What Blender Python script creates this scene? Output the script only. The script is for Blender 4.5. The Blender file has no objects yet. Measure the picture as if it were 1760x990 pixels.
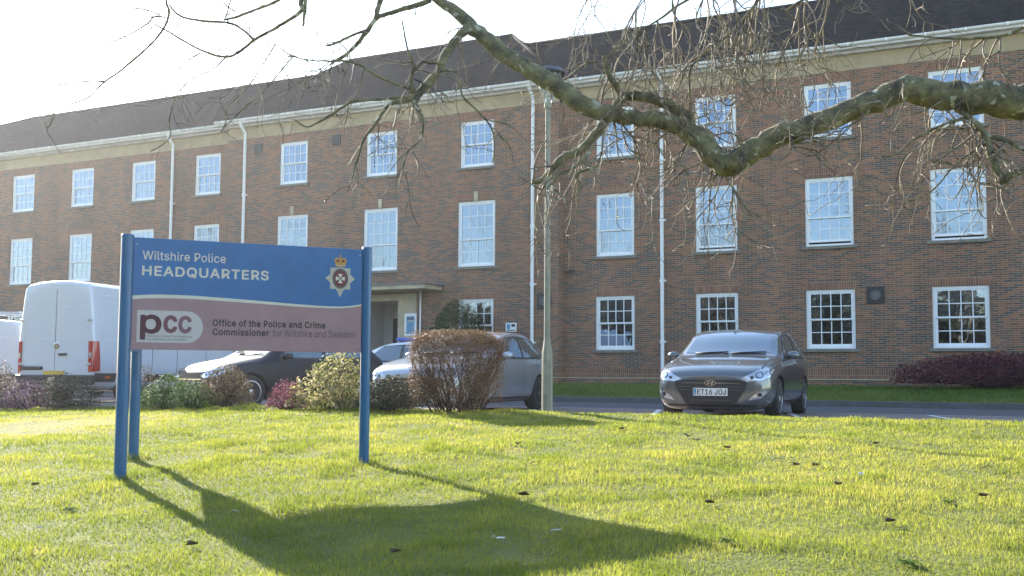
import bpy, bmesh, math, random
import numpy as np
from mathutils import Vector, Matrix
from mathutils.bvhtree import BVHTree
from mathutils.geometry import tessellate_polygon

random.seed(7); RNG = np.random.default_rng(11)
SC = bpy.context.scene; COL = SC.collection
PI = math.pi
# ------------------------------------------------------------------ camera, world, sun, exposure
EYE = 0.66                      # eye height above the road surface (the lawn falls away towards the viewer)
F_PX, PITCH, ROLL = 1929.3, 0.07703, 0.005977
cam = bpy.data.objects.new('camera', bpy.data.cameras.new('camera')); COL.objects.link(cam)
cam.data.sensor_width = 36; cam.data.lens = F_PX / 1760 * 36
cam.data.clip_start = 0.1; cam.data.clip_end = 2000
cam.matrix_world = Matrix.Translation((0, 0, EYE)) @ Matrix.Rotation(PI/2 + PITCH, 4, 'X') @ Matrix.Rotation(ROLL, 4, 'Z')
SC.camera = cam
SUN_AZ, SUN_EL = math.radians(-30.3), math.radians(23.4)     # azimuth measured from +Y towards +X
world = bpy.data.worlds.new('World'); SC.world = world; world.use_nodes = True
wn, wl = world.node_tree.nodes, world.node_tree.links
sky = wn.new('ShaderNodeTexSky'); sky.sky_type = 'NISHITA'; sky.sun_disc = False
sky.sun_elevation = SUN_EL; sky.sun_rotation = SUN_AZ
sky.air_density = 1.0; sky.dust_density = .5; sky.ozone_density = 1.0; sky.altitude = 50
wl.new(sky.outputs[0], wn['Background'].inputs[0]); wn['Background'].inputs[1].default_value = 0.15
sun = bpy.data.objects.new('sun', bpy.data.lights.new('sun', 'SUN')); COL.objects.link(sun)
sun.data.energy = 5.0; sun.data.angle = math.radians(0.53); sun.data.color = (1.0, 0.93, 0.82)
S_DIR = Vector((math.sin(SUN_AZ)*math.cos(SUN_EL), math.cos(SUN_AZ)*math.cos(SUN_EL), math.sin(SUN_EL)))
sun.rotation_euler = S_DIR.to_track_quat('Z', 'Y').to_euler(); sun.location = S_DIR * 60
vs = SC.view_settings; vs.view_transform = 'Standard'; vs.look = 'None'; vs.gamma = 1; vs.use_curve_mapping = False
vs.exposure = 1.78
SC.cycles.use_denoising = True
SC.cycles.max_bounces = 7; SC.cycles.transparent_max_bounces = 12
SC.cycles.sample_clamp_indirect = 6

# ------------------------------------------------------------------ small helpers
def ray(px, py):                 # direction of a point of the photograph (1760 x 990)
    a, b = px-880, py-495; c, s = math.cos(ROLL), math.sin(ROLL)
    x, v = c*a+s*b, -s*a+c*b; z = -v/F_PX
    return Vector((x/F_PX, math.cos(PITCH)-z*math.sin(PITCH), math.sin(PITCH)+z*math.cos(PITCH)))
def at(px, py, y):
    r = ray(px, py); r = r*(y/r.y); return Vector((r.x, r.y, r.z+EYE))
def onz(px, py, z):
    r = ray(px, py); r = r*((z-EYE)/r.z); return Vector((r.x, r.y, z))
def tag(o, label=None, cat=None, group=None, kind=None):
    if label: o['label'] = label
    if cat: o['category'] = cat
    if group: o['group'] = group
    if kind: o['kind'] = kind
    return o
def thing(name, label, cat, loc=(0, 0, 0), rz=0, group=None):
    o = bpy.data.objects.new(name, None); COL.objects.link(o)
    o.location = loc; o.rotation_euler = (0, 0, rz); o.empty_display_size = 0.2
    return tag(o, label, cat, group)

class MB:
    def __init__(s): s.v = []; s.f = []; s.m = []
    def add(s, vs_, fs, m=0):
        n = len(s.v); s.v += [tuple(p) for p in vs_]
        for f in fs: s.f.append(tuple(i+n for i in f)); s.m.append(m)
    def box(s, x0, x1, y0, y1, z0, z1, m=0, M=None):
        vs_ = [(x, y, z) for x in (x0, x1) for y in (y0, y1) for z in (z0, z1)]
        if M is not None: vs_ = [M @ Vector(p) for p in vs_]
        s.add(vs_, [(0, 1, 3, 2), (4, 6, 7, 5), (0, 4, 5, 1), (2, 3, 7, 6), (0, 2, 6, 4), (1, 5, 7, 3)], m)
    def prism(s, pts, off, m=0, caps=True):          # polygon pts (3D, planar) extruded by vector off
        n = len(pts); off = Vector(off); a = [Vector(p) for p in pts]; b = [p+off for p in a]
        fs = [(i, (i+1) % n, n+(i+1) % n, n+i) for i in range(n)]
        if caps: fs += [tuple(range(n-1, -1, -1)), tuple(range(n, 2*n))]
        s.add(a+b, fs, m)
    def tube(s, pts, rad, n=8, m=0, caps=True):
        pts = [Vector(p) for p in pts]; k = len(pts)
        if not hasattr(rad, '__len__'): rad = [rad]*k
        t0 = (pts[1]-pts[0]).normalized(); ref = Vector((0, 0, 1)) if abs(t0.z) < .9 else Vector((1, 0, 0))
        a = t0.cross(ref).normalized(); vs_ = []
        for i, p in enumerate(pts):
            t = (pts[min(i+1, k-1)]-pts[max(i-1, 0)])
            if t.length < 1e-9: t = t0
            t = t.normalized(); a = (a - t*a.dot(t))
            a = a.normalized() if a.length > 1e-6 else t.orthogonal().normalized()
            b = t.cross(a)
            for j in range(n):
                w = 2*PI*j/n; vs_.append(p+(a*math.cos(w)+b*math.sin(w))*rad[i])
        fs = [(i*n+j, i*n+(j+1) % n, (i+1)*n+(j+1) % n, (i+1)*n+j) for i in range(k-1) for j in range(n)]
        if caps: fs += [tuple(range(n-1, -1, -1)), tuple((k-1)*n+j for j in range(n))]
        s.add(vs_, fs, m)
    def lathe(s, prof, n=24, m=0, M=None, close=True):         # prof: list of (r, z) about local Z
        vs_ = []
        for r, z in prof:
            for j in range(n):
                w = 2*PI*j/n; p = Vector((r*math.cos(w), r*math.sin(w), z)); vs_.append(M @ p if M is not None else p)
        k = len(prof); fs = [(i*n+j, i*n+(j+1) % n, (i+1)*n+(j+1) % n, (i+1)*n+j) for i in range(k-1) for j in range(n)]
        if close: fs += [tuple(range(n-1, -1, -1)), tuple((k-1)*n+j for j in range(n))]
        s.add(vs_, fs, m)
    def build(s, name, mats, parent=None, smooth=False, angle=None, bevel=None, recalc=True):
        me = bpy.data.meshes.new(name); me.from_pydata(s.v, [], s.f)
        if not isinstance(mats, (list, tuple)): mats = [mats]
        for m in mats: me.materials.append(m)
        if len(mats) > 1: me.polygons.foreach_set('material_index', s.m)
        bm = bmesh.new(); bm.from_mesh(me)
        if recalc: bmesh.ops.recalc_face_normals(bm, faces=bm.faces[:])
        if bevel: bmesh.ops.bevel(bm, geom=bm.edges[:], offset=bevel, segments=2, affect='EDGES', profile=.5)
        bm.to_mesh(me); bm.free()
        if smooth or angle:
            me.polygons.foreach_set('use_smooth', [True]*len(me.polygons))
            if angle: me.set_sharp_from_angle(angle=math.radians(angle))
        o = bpy.data.objects.new(name, me); COL.objects.link(o); o.parent = parent
        return o
def mesh_np(name, V, F, mat, parent=None, tint=None, smooth=False, up=None):       # V (n,3), F (m,k) arrays
    me = bpy.data.meshes.new(name); n, (m, k) = len(V), F.shape
    me.vertices.add(n); me.vertices.foreach_set('co', V.astype(np.float32).ravel())
    me.loops.add(m*k); me.loops.foreach_set('vertex_index', F.astype(np.int32).ravel())
    me.polygons.add(m); me.polygons.foreach_set('loop_start', np.arange(0, m*k, k, dtype=np.int32))
    me.update(calc_edges=True)
    if smooth: me.polygons.foreach_set('use_smooth', np.ones(m, bool))
    if tint is not None:
        a = me.attributes.new('tint', 'FLOAT', 'POINT'); a.data.foreach_set('value', tint.astype(np.float32))
    if up is not None: me.normals_split_custom_set_from_vertices(up.astype(np.float32))
    me.materials.append(mat); o = bpy.data.objects.new(name, me); COL.objects.link(o); o.parent = parent
    return o

# ------------------------------------------------------------------ materials
def new_mat(name):
    m = bpy.data.materials.new(name); m.use_nodes = True
    return m, m.node_tree.nodes, m.node_tree.links, m.node_tree.nodes['Principled BSDF']
def mat(name, col, rough=.6, metal=0, spec=.5, coat=0, var=0, scale=6, bump=0, bscale=40, trans=0, col2=None):
    m, N, L, P = new_mat(name)
    P.inputs['Base Color'].default_value = (*col, 1); P.inputs['Roughness'].default_value = rough
    P.inputs['Metallic'].default_value = metal; P.inputs['Specular IOR Level'].default_value = spec
    P.inputs['Coat Weight'].default_value = coat; P.inputs['Coat Roughness'].default_value = .04
    tc = N.new('ShaderNodeTexCoord')
    if var or col2:
        nz = N.new('ShaderNodeTexNoise'); nz.inputs['Scale'].default_value = scale; nz.inputs['Detail'].default_value = 6
        nz.inputs['Roughness'].default_value = .65
        L.new(tc.outputs['Object'], nz.inputs['Vector'])
        r = N.new('ShaderNodeValToRGB'); L.new(nz.outputs['Fac'], r.inputs[0])
        a = [c*(1-var) for c in col]; b = [min(1, c*(1+var)) for c in (col2 or col)]
        r.color_ramp.elements[0].position = .32; r.color_ramp.elements[1].position = .68
        r.color_ramp.elements[0].color = (*a, 1); r.color_ramp.elements[1].color = (*b, 1)
        L.new(r.outputs[0], P.inputs['Base Color'])
    if bump:
        nb = N.new('ShaderNodeTexNoise'); nb.inputs['Scale'].default_value = bscale; nb.inputs['Detail'].default_value = 5
        L.new(tc.outputs['Object'], nb.inputs['Vector'])
        b = N.new('ShaderNodeBump'); b.inputs['Strength'].default_value = bump; b.inputs['Distance'].default_value = .02
        L.new(nb.outputs['Fac'], b.inputs['Height']); L.new(b.outputs[0], P.inputs['Normal'])
    return m
def ramp(N, stops, interp='LINEAR'):
    r = N.new('ShaderNodeValToRGB'); r.color_ramp.interpolation = interp; e = r.color_ramp.elements
    while len(e) < len(stops): e.new(.5)
    for i, (p, c) in enumerate(stops): e[i].position = p; e[i].color = (*c, 1)
    return r
def brick_mat(name, soldier=False):
    m, N, L, P = new_mat(name)
    tc = N.new('ShaderNodeTexCoord'); sp = N.new('ShaderNodeSeparateXYZ'); L.new(tc.outputs['Object'], sp.inputs[0])
    ad = N.new('ShaderNodeMath'); ad.operation = 'ADD'; L.new(sp.outputs[0], ad.inputs[0]); L.new(sp.outputs[1], ad.inputs[1])
    cb = N.new('ShaderNodeCombineXYZ')
    if soldier: L.new(sp.outputs[2], cb.inputs[0]); L.new(ad.outputs[0], cb.inputs[1])
    else: L.new(ad.outputs[0], cb.inputs[0]); L.new(sp.outputs[2], cb.inputs[1])
    br = N.new('ShaderNodeTexBrick'); L.new(cb.outputs[0], br.inputs['Vector'])
    br.inputs['Scale'].default_value = 1; br.inputs['Brick Width'].default_value = .232; br.inputs['Row Height'].default_value = .0585 if not soldier else .062
    br.inputs['Mortar Size'].default_value = .0075; br.inputs['Mortar Smooth'].default_value = .15; br.inputs['Bias'].default_value = 0
    br.inputs['Color1'].default_value = (0, 0, 0, 1); br.inputs['Color2'].default_value = (1, 1, 1, 1); br.inputs['Mortar'].default_value = (.5, .5, .5, 1)
    br.offset = .5; br.offset_frequency = 2; br.squash = 1
    if soldier: br.offset = 0
    nz = N.new('ShaderNodeTexNoise'); nz.inputs['Scale'].default_value = .55; nz.inputs['Detail'].default_value = 4; L.new(cb.outputs[0], nz.inputs['Vector'])
    mr = N.new('ShaderNodeMapRange'); mr.inputs[1].default_value = .35; mr.inputs[2].default_value = .65; mr.inputs[3].default_value = -.14; mr.inputs[4].default_value = .14
    L.new(nz.outputs['Fac'], mr.inputs[0])
    def mth(op, a, b):
        q = N.new('ShaderNodeMath'); q.operation = op
        for i_, v_ in enumerate((a, b)):
            if v_ is None: continue
            if isinstance(v_, (int, float)): q.inputs[i_].default_value = v_
            else: L.new(v_, q.inputs[i_])
        return q.outputs[0]
    s2 = N.new('ShaderNodeSeparateXYZ'); L.new(cb.outputs[0], s2.inputs[0])
    row = mth('FLOOR', mth('DIVIDE', s2.outputs[1], .0585 if not soldier else .062), None)
    par = mth('MODULO', row, 2.0)
    off_ = mth('MULTIPLY', mth('SUBTRACT', 1.0, par), 0.0 if soldier else .5)
    colm = mth('FLOOR', mth('ADD', mth('DIVIDE', s2.outputs[0], .232), off_), None)
    c3 = N.new('ShaderNodeCombineXYZ'); L.new(colm, c3.inputs[0]); L.new(row, c3.inputs[1])
    wnz = N.new('ShaderNodeTexWhiteNoise'); wnz.noise_dimensions = '2D'; L.new(c3.outputs[0], wnz.inputs['Vector'])
    a2 = N.new('ShaderNodeMath'); a2.operation = 'ADD'; L.new(wnz.outputs['Value'], a2.inputs[0]); L.new(mr.outputs[0], a2.inputs[1])
    if soldier:
        st = [(0, (.16, .066, .042)), (.4, (.24, .096, .052)), (.7, (.30, .125, .064)), (1, (.20, .088, .056))]
    else:
        st = [(0, (.094, .070, .060)), (.25, (.125, .078, .058)), (.42, (.175, .084, .054)), (.60, (.25, .100, .052)), (.80, (.31, .128, .060)), (1, (.225, .108, .068))]
    r = ramp(N, st); L.new(a2.outputs[0], r.inputs[0])
    n2 = N.new('ShaderNodeTexNoise'); n2.inputs['Scale'].default_value = 22; n2.inputs['Detail'].default_value = 4; L.new(tc.outputs['Object'], n2.inputs['Vector'])
    hv = N.new('ShaderNodeHueSaturation'); L.new(r.outputs[0], hv.inputs['Color'])
    m2 = N.new('ShaderNodeMapRange'); m2.inputs[3].default_value = .7; m2.inputs[4].default_value = 1.3; L.new(n2.outputs['Fac'], m2.inputs[0]); L.new(m2.outputs[0], hv.inputs['Value'])
    # weathering: rain streaks and soot running down the wall
    mp = N.new('ShaderNodeMapping'); mp.inputs['Scale'].default_value = (1.1, .16, 1); L.new(cb.outputs[0], mp.inputs[0])
    n3 = N.new('ShaderNodeTexNoise'); n3.inputs['Scale'].default_value = 1.3; n3.inputs['Detail'].default_value = 6; L.new(mp.outputs[0], n3.inputs['Vector'])
    m3 = N.new('ShaderNodeMapRange'); m3.inputs[1].default_value = .35; m3.inputs[2].default_value = .7; m3.inputs[3].default_value = 1.14; m3.inputs[4].default_value = .70; L.new(n3.outputs['Fac'], m3.inputs[0])
    mm = N.new('ShaderNodeMixRGB'); mm.blend_type = 'MULTIPLY'; mm.inputs[0].default_value = 1
    L.new(hv.outputs[0], mm.inputs[1]); L.new(m3.outputs[0], mm.inputs[2])
    mx = N.new('ShaderNodeMixRGB'); mx.inputs[2].default_value = (.29, .235, .17, 1)
    L.new(br.outputs['Fac'], mx.inputs[0]); L.new(mm.outputs[0], mx.inputs[1]); L.new(mx.outputs[0], P.inputs['Base Color'])
    P.inputs['Roughness'].default_value = .88
    iv = N.new('ShaderNodeMath'); iv.operation = 'SUBTRACT'; iv.inputs[0].default_value = 1; L.new(br.outputs['Fac'], iv.inputs[1])
    b = N.new('ShaderNodeBump'); b.inputs['Strength'].default_value = .6; b.inputs['Distance'].default_value = .008; L.new(iv.outputs[0], b.inputs['Height']); L.new(b.outputs[0], P.inputs['Normal'])
    return m
def roof_mat():
    m, N, L, P = new_mat('roof_tiles')
    tc = N.new('ShaderNodeTexCoord'); sp = N.new('ShaderNodeSeparateXYZ'); L.new(tc.outputs['Object'], sp.inputs[0])
    cb = N.new('ShaderNodeCombineXYZ'); L.new(sp.outputs[0], cb.inputs[0]); L.new(sp.outputs[2], cb.inputs[1])
    br = N.new('ShaderNodeTexBrick'); L.new(cb.outputs[0], br.inputs['Vector']); br.inputs['Scale'].default_value = 1
    br.inputs['Brick Width'].default_value = .17; br.inputs['Row Height'].default_value = .072; br.inputs['Mortar Size'].default_value = .008
    br.inputs['Color1'].default_value = (.018, .016, .015, 1); br.inputs['Color2'].default_value = (.042, .034, .030, 1); br.inputs['Mortar'].default_value = (.018, .017, .016, 1)
    nz = N.new('ShaderNodeTexNoise'); nz.inputs['Scale'].default_value = .8; nz.inputs['Detail'].default_value = 7; L.new(tc.outputs['Object'], nz.inputs['Vector'])
    mr = N.new('ShaderNodeMapRange'); mr.inputs[3].default_value = .6; mr.inputs[4].default_value = 1.4; L.new(nz.outputs['Fac'], mr.inputs[0])
    mm = N.new('ShaderNodeMixRGB'); mm.blend_type = 'MULTIPLY'; mm.inputs[0].default_value = 1; L.new(br.outputs[0], mm.inputs[1]); L.new(mr.outputs[0], mm.inputs[2])
    L.new(mm.outputs[0], P.inputs['Base Color']); P.inputs['Roughness'].default_value = .95; P.inputs['Specular IOR Level'].default_value = .12
    b = N.new('ShaderNodeBump'); b.inputs['Strength'].default_value = .8; b.inputs['Distance'].default_value = .012; b.invert = True
    L.new(br.outputs['Fac'], b.inputs['Height']); L.new(b.outputs[0], P.inputs['Normal'])
    return m
def glass_mat():
    m, N, L, P = new_mat('window_glass'); N.remove(P); out = N['Material Output']
    tc = N.new('ShaderNodeTexCoord'); nz = N.new('ShaderNodeTexNoise'); nz.inputs['Scale'].default_value = 3.5; nz.inputs['Detail'].default_value = 1
    L.new(tc.outputs['Object'], nz.inputs['Vector'])
    b = N.new('ShaderNodeBump'); b.inputs['Strength'].default_value = .10; b.inputs['Distance'].default_value = .02; L.new(nz.outputs['Fac'], b.inputs['Height'])
    g = N.new('ShaderNodeBsdfGlossy'); g.inputs['Roughness'].default_value = .012; g.inputs['Color'].default_value = (.52, .655, .85, 1); L.new(b.outputs[0], g.inputs['Normal'])
    t = N.new('ShaderNodeBsdfTransparent'); t.inputs['Color'].default_value = (.70, .74, .74, 1)
    mx = N.new('ShaderNodeMixShader'); fr = N.new('ShaderNodeFresnel'); fr.inputs['IOR'].default_value = 1.5
    ma = N.new('ShaderNodeMath'); ma.operation = 'MULTIPLY_ADD'; ma.inputs[1].default_value = 1.0; ma.inputs[2].default_value = .30; ma.use_clamp = True
    L.new(fr.outputs[0], ma.inputs[0]); L.new(ma.outputs[0], mx.inputs[0])
    L.new(t.outputs[0], mx.inputs[1]); L.new(g.outputs[0], mx.inputs[2]); L.new(mx.outputs[0], out.inputs[0])
    return m
def leaf_mat(name, stops, trans=.35, rough=.6, spec=.12):     # colour by the per-leaf attribute "tint"
    m, N, L, P = new_mat(name); out = N['Material Output']
    at_ = N.new('ShaderNodeAttribute'); at_.attribute_name = 'tint'
    r = ramp(N, stops); L.new(at_.outputs['Fac'], r.inputs[0]); L.new(r.outputs[0], P.inputs['Base Color'])
    P.inputs['Roughness'].default_value = rough; P.inputs['Specular IOR Level'].default_value = spec
    if trans:
        t = N.new('ShaderNodeBsdfTranslucent'); L.new(r.outputs[0], t.inputs['Color'])
        mx = N.new('ShaderNodeMixShader'); mx.inputs[0].default_value = trans
        L.new(P.outputs[0], mx.inputs[1]); L.new(t.outputs[0], mx.inputs[2]); L.new(mx.outputs[0], out.inputs[0])
    return m

M = {}
M['brick'] = brick_mat('red_brown_brick'); M['soldier'] = brick_mat('soldier_brick', True)
M['roof'] = roof_mat(); M['glass'] = glass_mat()
M['white'] = mat('white_gloss_paint', (.80, .80, .79), .35, var=.05, scale=9)
M['white_old'] = mat('weathered_white_paint', (.64, .64, .65), .55, var=.16, scale=3)
M['cream'] = mat('cream_render', (.38, .30, .18), .85, var=.16, scale=2.2, bump=.2)
M['stone'] = mat('sill_stone', (.20, .185, .15), .9, var=.2, scale=8, bump=.3)
M['pstone'] = mat('portland_stone', (.46, .39, .27), .85, var=.18, scale=3, bump=.3)
M['lead'] = mat('lead_flashing', (.16, .17, .19), .5, var=.15)
M['room'] = mat('room_plaster', (.52, .51, .48), .9, var=.05)
M['blind'] = mat('blind_fabric', (.25, .26, .28), .8, var=.04)
M['curtain'] = mat('curtain_fabric', (.32, .30, .27), .9, var=.1)
M['black'] = mat('black_plastic', (.018, .018, .02), .45, var=.15)
M['dark'] = mat('dark_void', (.012, .012, .013), .7, var=.2)
M['blue'] = mat('blue_sign_paint', (.008, .125, .36), .38, var=.13, scale=4)
M['bluepost'] = mat('blue_post_paint', (.006, .115, .29), .33, coat=.3, var=.10, scale=7)
M['mauve'] = mat('mauve_sign_paint', (.32, .19, .215), .45, var=.09, scale=4)
M['signwhite'] = mat('sign_white', (.62, .60, .52), .5, var=.03)
M['logo_white'] = mat('logo_grey_white', (.52, .47, .48), .5, var=.03)
M['ink'] = mat('sign_ink', (.035, .025, .03), .5, var=.1)
M['ink2'] = mat('sign_grey_ink', (.085, .06, .07), .5, var=.1)
M['maroon'] = mat('maroon_ink', (.075, .012, .03), .5, var=.08)
M['maroon2'] = mat('light_maroon_ink', (.155, .05, .075), .5, var=.08)
M['maroon3'] = mat('pale_maroon_ink', (.20, .095, .12), .5, var=.08)
M['silverink'] = mat('crest_silver', (.46, .43, .36), .45, var=.12, scale=30)
M['gold'] = mat('crest_gold', (.50, .27, .05), .4, var=.3, scale=60)
M['crestdark'] = mat('crest_dark', (.075, .075, .075), .5, var=.1)
M['crestred'] = mat('crest_red', (.16, .018, .03), .5, var=.1)
M['alu'] = mat('brushed_metal', (.55, .56, .57), .35, metal=1, var=.08)
M['concrete'] = mat('lamp_concrete', (.27, .26, .20), .8, var=.18, scale=6, bump=.2)
M['tyre'] = mat('tyre_rubber', (.022, .022, .022), .8, var=.2, bump=.2)
M['rim'] = mat('alloy_rim', (.62, .63, .65), .28, metal=.9, var=.05)
M['rimdark'] = mat('dark_alloy', (.12, .12, .125), .35, metal=.7, var=.1)
M['chrome'] = mat('chrome_trim', (.78, .79, .80), .12, metal=1, var=.02)
M['plate'] = mat('white_plate', (.70, .70, .66), .4, var=.03)
M['plateY'] = mat('yellow_plate', (.62, .40, .03), .4, var=.05)
M['red'] = mat('red_lamp', (.42, .012, .010), .18, coat=.6, var=.15, scale=30)
M['orange'] = mat('amber_reflector', (.55, .12, .01), .2, coat=.5, var=.1)
M['policeblue'] = mat('police_blue', (.02, .07, .42), .3, coat=.5, var=.05)
M['yellow'] = mat('notice_yellow', (.62, .50, .10), .5, var=.05)
M['noticeblue'] = mat('notice_blue', (.10, .28, .45), .5, var=.05)
def paint(name, col, metal, rough=.3):
    return mat(name, col, rough, metal=metal, coat=1.0, var=.04, scale=80)
M['p_grey'] = paint('dark_grey_metallic', (.135, .150, .160), .58, .26)
M['p_silver'] = paint('silver_metallic', (.44, .45, .48), .65)
M['p_black'] = mat('charcoal_metallic', (.010, .013, .021), .45, metal=0, coat=.08, spec=.25, var=.04, scale=80)
M['p_white'] = paint('white_body_paint', (.70, .71, .73), 0, .35)
M['p_vwhite'] = paint('van_white_paint', (.59, .61, .66), 0, .38)
def carglass():
    m, N, L, P = new_mat('car_glass'); out = N['Material Output']
    P.inputs['Base Color'].default_value = (.060, .072, .078, 1); P.inputs['Roughness'].default_value = .08
    g = N.new('ShaderNodeBsdfGlossy'); g.inputs['Roughness'].default_value = .03; g.inputs['Color'].default_value = (.75, .88, .95, 1)
    fr = N.new('ShaderNodeLayerWeight'); fr.inputs['Blend'].default_value = .55
    mx = N.new('ShaderNodeMixShader'); L.new(fr.outputs['Fresnel'], mx.inputs[0]); L.new(P.outputs[0], mx.inputs[1]); L.new(g.outputs[0], mx.inputs[2]); L.new(mx.outputs[0], out.inputs[0])
    return m
M['carglass'] = carglass()
def lamp_glass():
    m, N, L, P = new_mat('headlamp_lens')
    P.inputs['Base Color'].default_value = (.52, .55, .58, 1); P.inputs['Metallic'].default_value = .65; P.inputs['Roughness'].default_value = .14
    P.inputs['Coat Weight'].default_value = 1
    tc = N.new('ShaderNodeTexCoord'); vo = N.new('ShaderNodeTexVoronoi'); vo.inputs['Scale'].default_value = 9; L.new(tc.outputs['Object'], vo.inputs['Vector'])
    b = N.new('ShaderNodeBump'); b.inputs['Strength'].default_value = .5; b.inputs['Distance'].default_value = .03; L.new(vo.outputs[0], b.inputs['Height']); L.new(b.outputs[0], P.inputs['Normal'])
    return m
M['lens'] = lamp_glass()
def bark_mat():
    m, N, L, P = new_mat('mottled_plane_bark')
    tc = N.new('ShaderNodeTexCoord')
    n1 = N.new('ShaderNodeTexNoise'); n1.inputs['Scale'].default_value = 9; n1.inputs['Detail'].default_value = 12; n1.inputs['Roughness'].default_value = .72; L.new(tc.outputs['Object'], n1.inputs['Vector'])
    r = ramp(N, [(.30, (.030, .027, .020)), (.40, (.085, .075, .048)), (.52, (.19, .165, .085)), (.62, (.29, .26, .135)), (.70, (.40, .37, .22))]); L.new(n1.outputs['Fac'], r.inputs[0])
    vo = N.new('ShaderNodeTexNoise'); vo.inputs['Scale'].default_value = 15; vo.inputs['Detail'].default_value = 2; L.new(tc.outputs['Object'], vo.inputs['Vector'])
    r2 = ramp(N, [(.62, (0, 0, 0)), (.67, (1, 1, 1))]); L.new(vo.outputs['Fac'], r2.inputs[0])
    mx = N.new('ShaderNodeMixRGB'); mx.inputs[2].default_value = (.46, .45, .34, 1); L.new(r2.outputs[0], mx.inputs[0]); L.new(r.outputs[0], mx.inputs[1])
    L.new(mx.outputs[0], P.inputs['Base Color']); P.inputs['Roughness'].default_value = .85
    b = N.new('ShaderNodeBump'); b.inputs['Strength'].default_value = 1; b.inputs['Distance'].default_value = .03; L.new(n1.outputs['Fac'], b.inputs['Height']); L.new(b.outputs[0], P.inputs['Normal'])
    return m
M['bark'] = bark_mat()
M['twig'] = mat('twig_bark', (.090, .070, .048), .75, spec=.3, var=.45, scale=5, col2=(.25, .205, .145))
M['stem'] = mat('shrub_stem', (.060, .038, .024), .8, var=.4, scale=9)

# ------------------------------------------------------------------ ground: lawn terrain, parking bays, road, verge
TH = 0.48795; SCL = 1.42; DW = 22*SCL
DXV = Vector((math.cos(TH), -math.sin(TH), 0)); NV = Vector((-math.sin(TH), -math.cos(TH), 0))
E0 = Vector((.5, 16, 0)); TV = Vector((.8835, -.4684, 0)); MV = Vector((-.4684, -.8835, 0))
def ev(p): d = Vector((p[0], p[1], 0))-E0; return d.dot(MV), d.dot(TV)
def P_ev(e, v, z=0): q = E0+MV*e+TV*v; return Vector((q.x, q.y, z))
def sstep(a, b, x): t = np.clip((x-a)/(b-a), 0, 1); return t*t*(3-2*t)
def lawn_z(x, y):
    x = np.asarray(x, float); y = np.asarray(y, float)
    dx, dy = x-E0.x, y-E0.y; e = dx*MV.x+dy*MV.y; v = dx*TV.x+dy*TV.y
    ze = .155-.125*sstep(-3, -11, v) if False else .155-.125*(1-sstep(-11, -3, v))
    bump = .018*np.sin(x*1.7+1.3*np.sin(y*.9))*np.cos(y*1.9+.7)+.010*np.sin(x*4.3+y*2.1)*np.sin(y*3.7-x)
    return ze-.053*np.clip(e, 0, 24)+bump*np.clip(e*2, 0, 1)-.03*np.exp(-np.clip(e, 0, 9)/.25)
def lz(x, y): return float(lawn_z(x, y))

def grass_ground_mat():
    m, N, L, P = new_mat('lawn_soil')
    tc = N.new('ShaderNodeTexCoord')
    n1 = N.new('ShaderNodeTexNoise'); n1.inputs['Scale'].default_value = 1.1; n1.inputs['Detail'].default_value = 8; n1.inputs['Roughness'].default_value = .7; L.new(tc.outputs['Object'], n1.inputs['Vector'])
    r = ramp(N, [(.3, (.09, .11, .016)), (.5, (.14, .155, .024)), (.7, (.19, .18, .04))]); L.new(n1.outputs['Fac'], r.inputs[0]); L.new(r.outputs[0], P.inputs['Base Color'])
    P.inputs['Roughness'].default_value = .95
    n2 = N.new('ShaderNodeTexNoise'); n2.inputs['Scale'].default_value = 45; n2.inputs['Detail'].default_value = 4; L.new(tc.outputs['Object'], n2.inputs['Vector'])
    b = N.new('ShaderNodeBump'); b.inputs['Strength'].default_value = 1; b.inputs['Distance'].default_value = .05; L.new(n2.outputs['Fac'], b.inputs['Height']); L.new(b.outputs[0], P.inputs['Normal'])
    return m
M['soil'] = grass_ground_mat()
M['verge'] = mat('verge_turf', (.075, .12, .022), .95, var=.25, scale=2.5, bump=1, bscale=55, col2=(.12, .15, .035))
M['asphalt'] = mat('asphalt', (.075, .075, .082), .85, var=.12, scale=3, bump=.3, bscale=120)
M['bay'] = mat('pink_block_paving', (.22, .165, .135), .85, var=.12, scale=4, bump=.3, bscale=60)
M['kerb'] = mat('kerb_concrete', (.10, .10, .10), .9, var=.2, scale=4, bump=.3)
M['kerb_l'] = mat('pale_kerb', (.36, .33, .28), .9, var=.15, scale=4, bump=.3)
M['roadwhite'] = mat('road_marking', (.70, .69, .66), .7, var=.1, scale=8)

es = np.concatenate([np.linspace(0, 1, 9), np.linspace(1.3, 16, 50), np.linspace(18, 300, 24)])
vs1 = np.concatenate([np.linspace(-300, -22, 20), np.linspace(-20, 20, 90), np.linspace(22, 300, 20)])
EE, VV = np.meshgrid(es, vs1, indexing='ij')
XX = E0.x+MV.x*EE+TV.x*VV; YY = E0.y+MV.y*EE+TV.y*VV
V3 = np.stack([XX, YY, lawn_z(XX, YY)], -1).reshape(-1, 3); a_, b_ = EE.shape
idx = np.arange(a_*b_).reshape(a_, b_)
FF = np.stack([idx[:-1, :-1], idx[:-1, 1:], idx[1:, 1:], idx[1:, :-1]], -1).reshape(-1, 4)
tag(mesh_np('lawn', V3, FF, M['soil'], smooth=True), kind='structure')
def sheet(name, e0, e1, v0, v1, z0, z1, m):
    mb = MB(); n = 40
    for i in range(n):
        a, b = v0+(v1-v0)*i/n, v0+(v1-v0)*(i+1)/n
        mb.add([P_ev(e0, a, z0), P_ev(e0, b, z0), P_ev(e1, b, z1), P_ev(e1, a, z1)], [(0, 1, 2, 3)])
    return tag(mb.build(name, m), kind='structure')
EB = -6.2; ER = -10.75; EW = (E0-Vector((0, 0, 0))).dot(MV)  # bays / road / wall lines
E_WALL = -16.85
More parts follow.
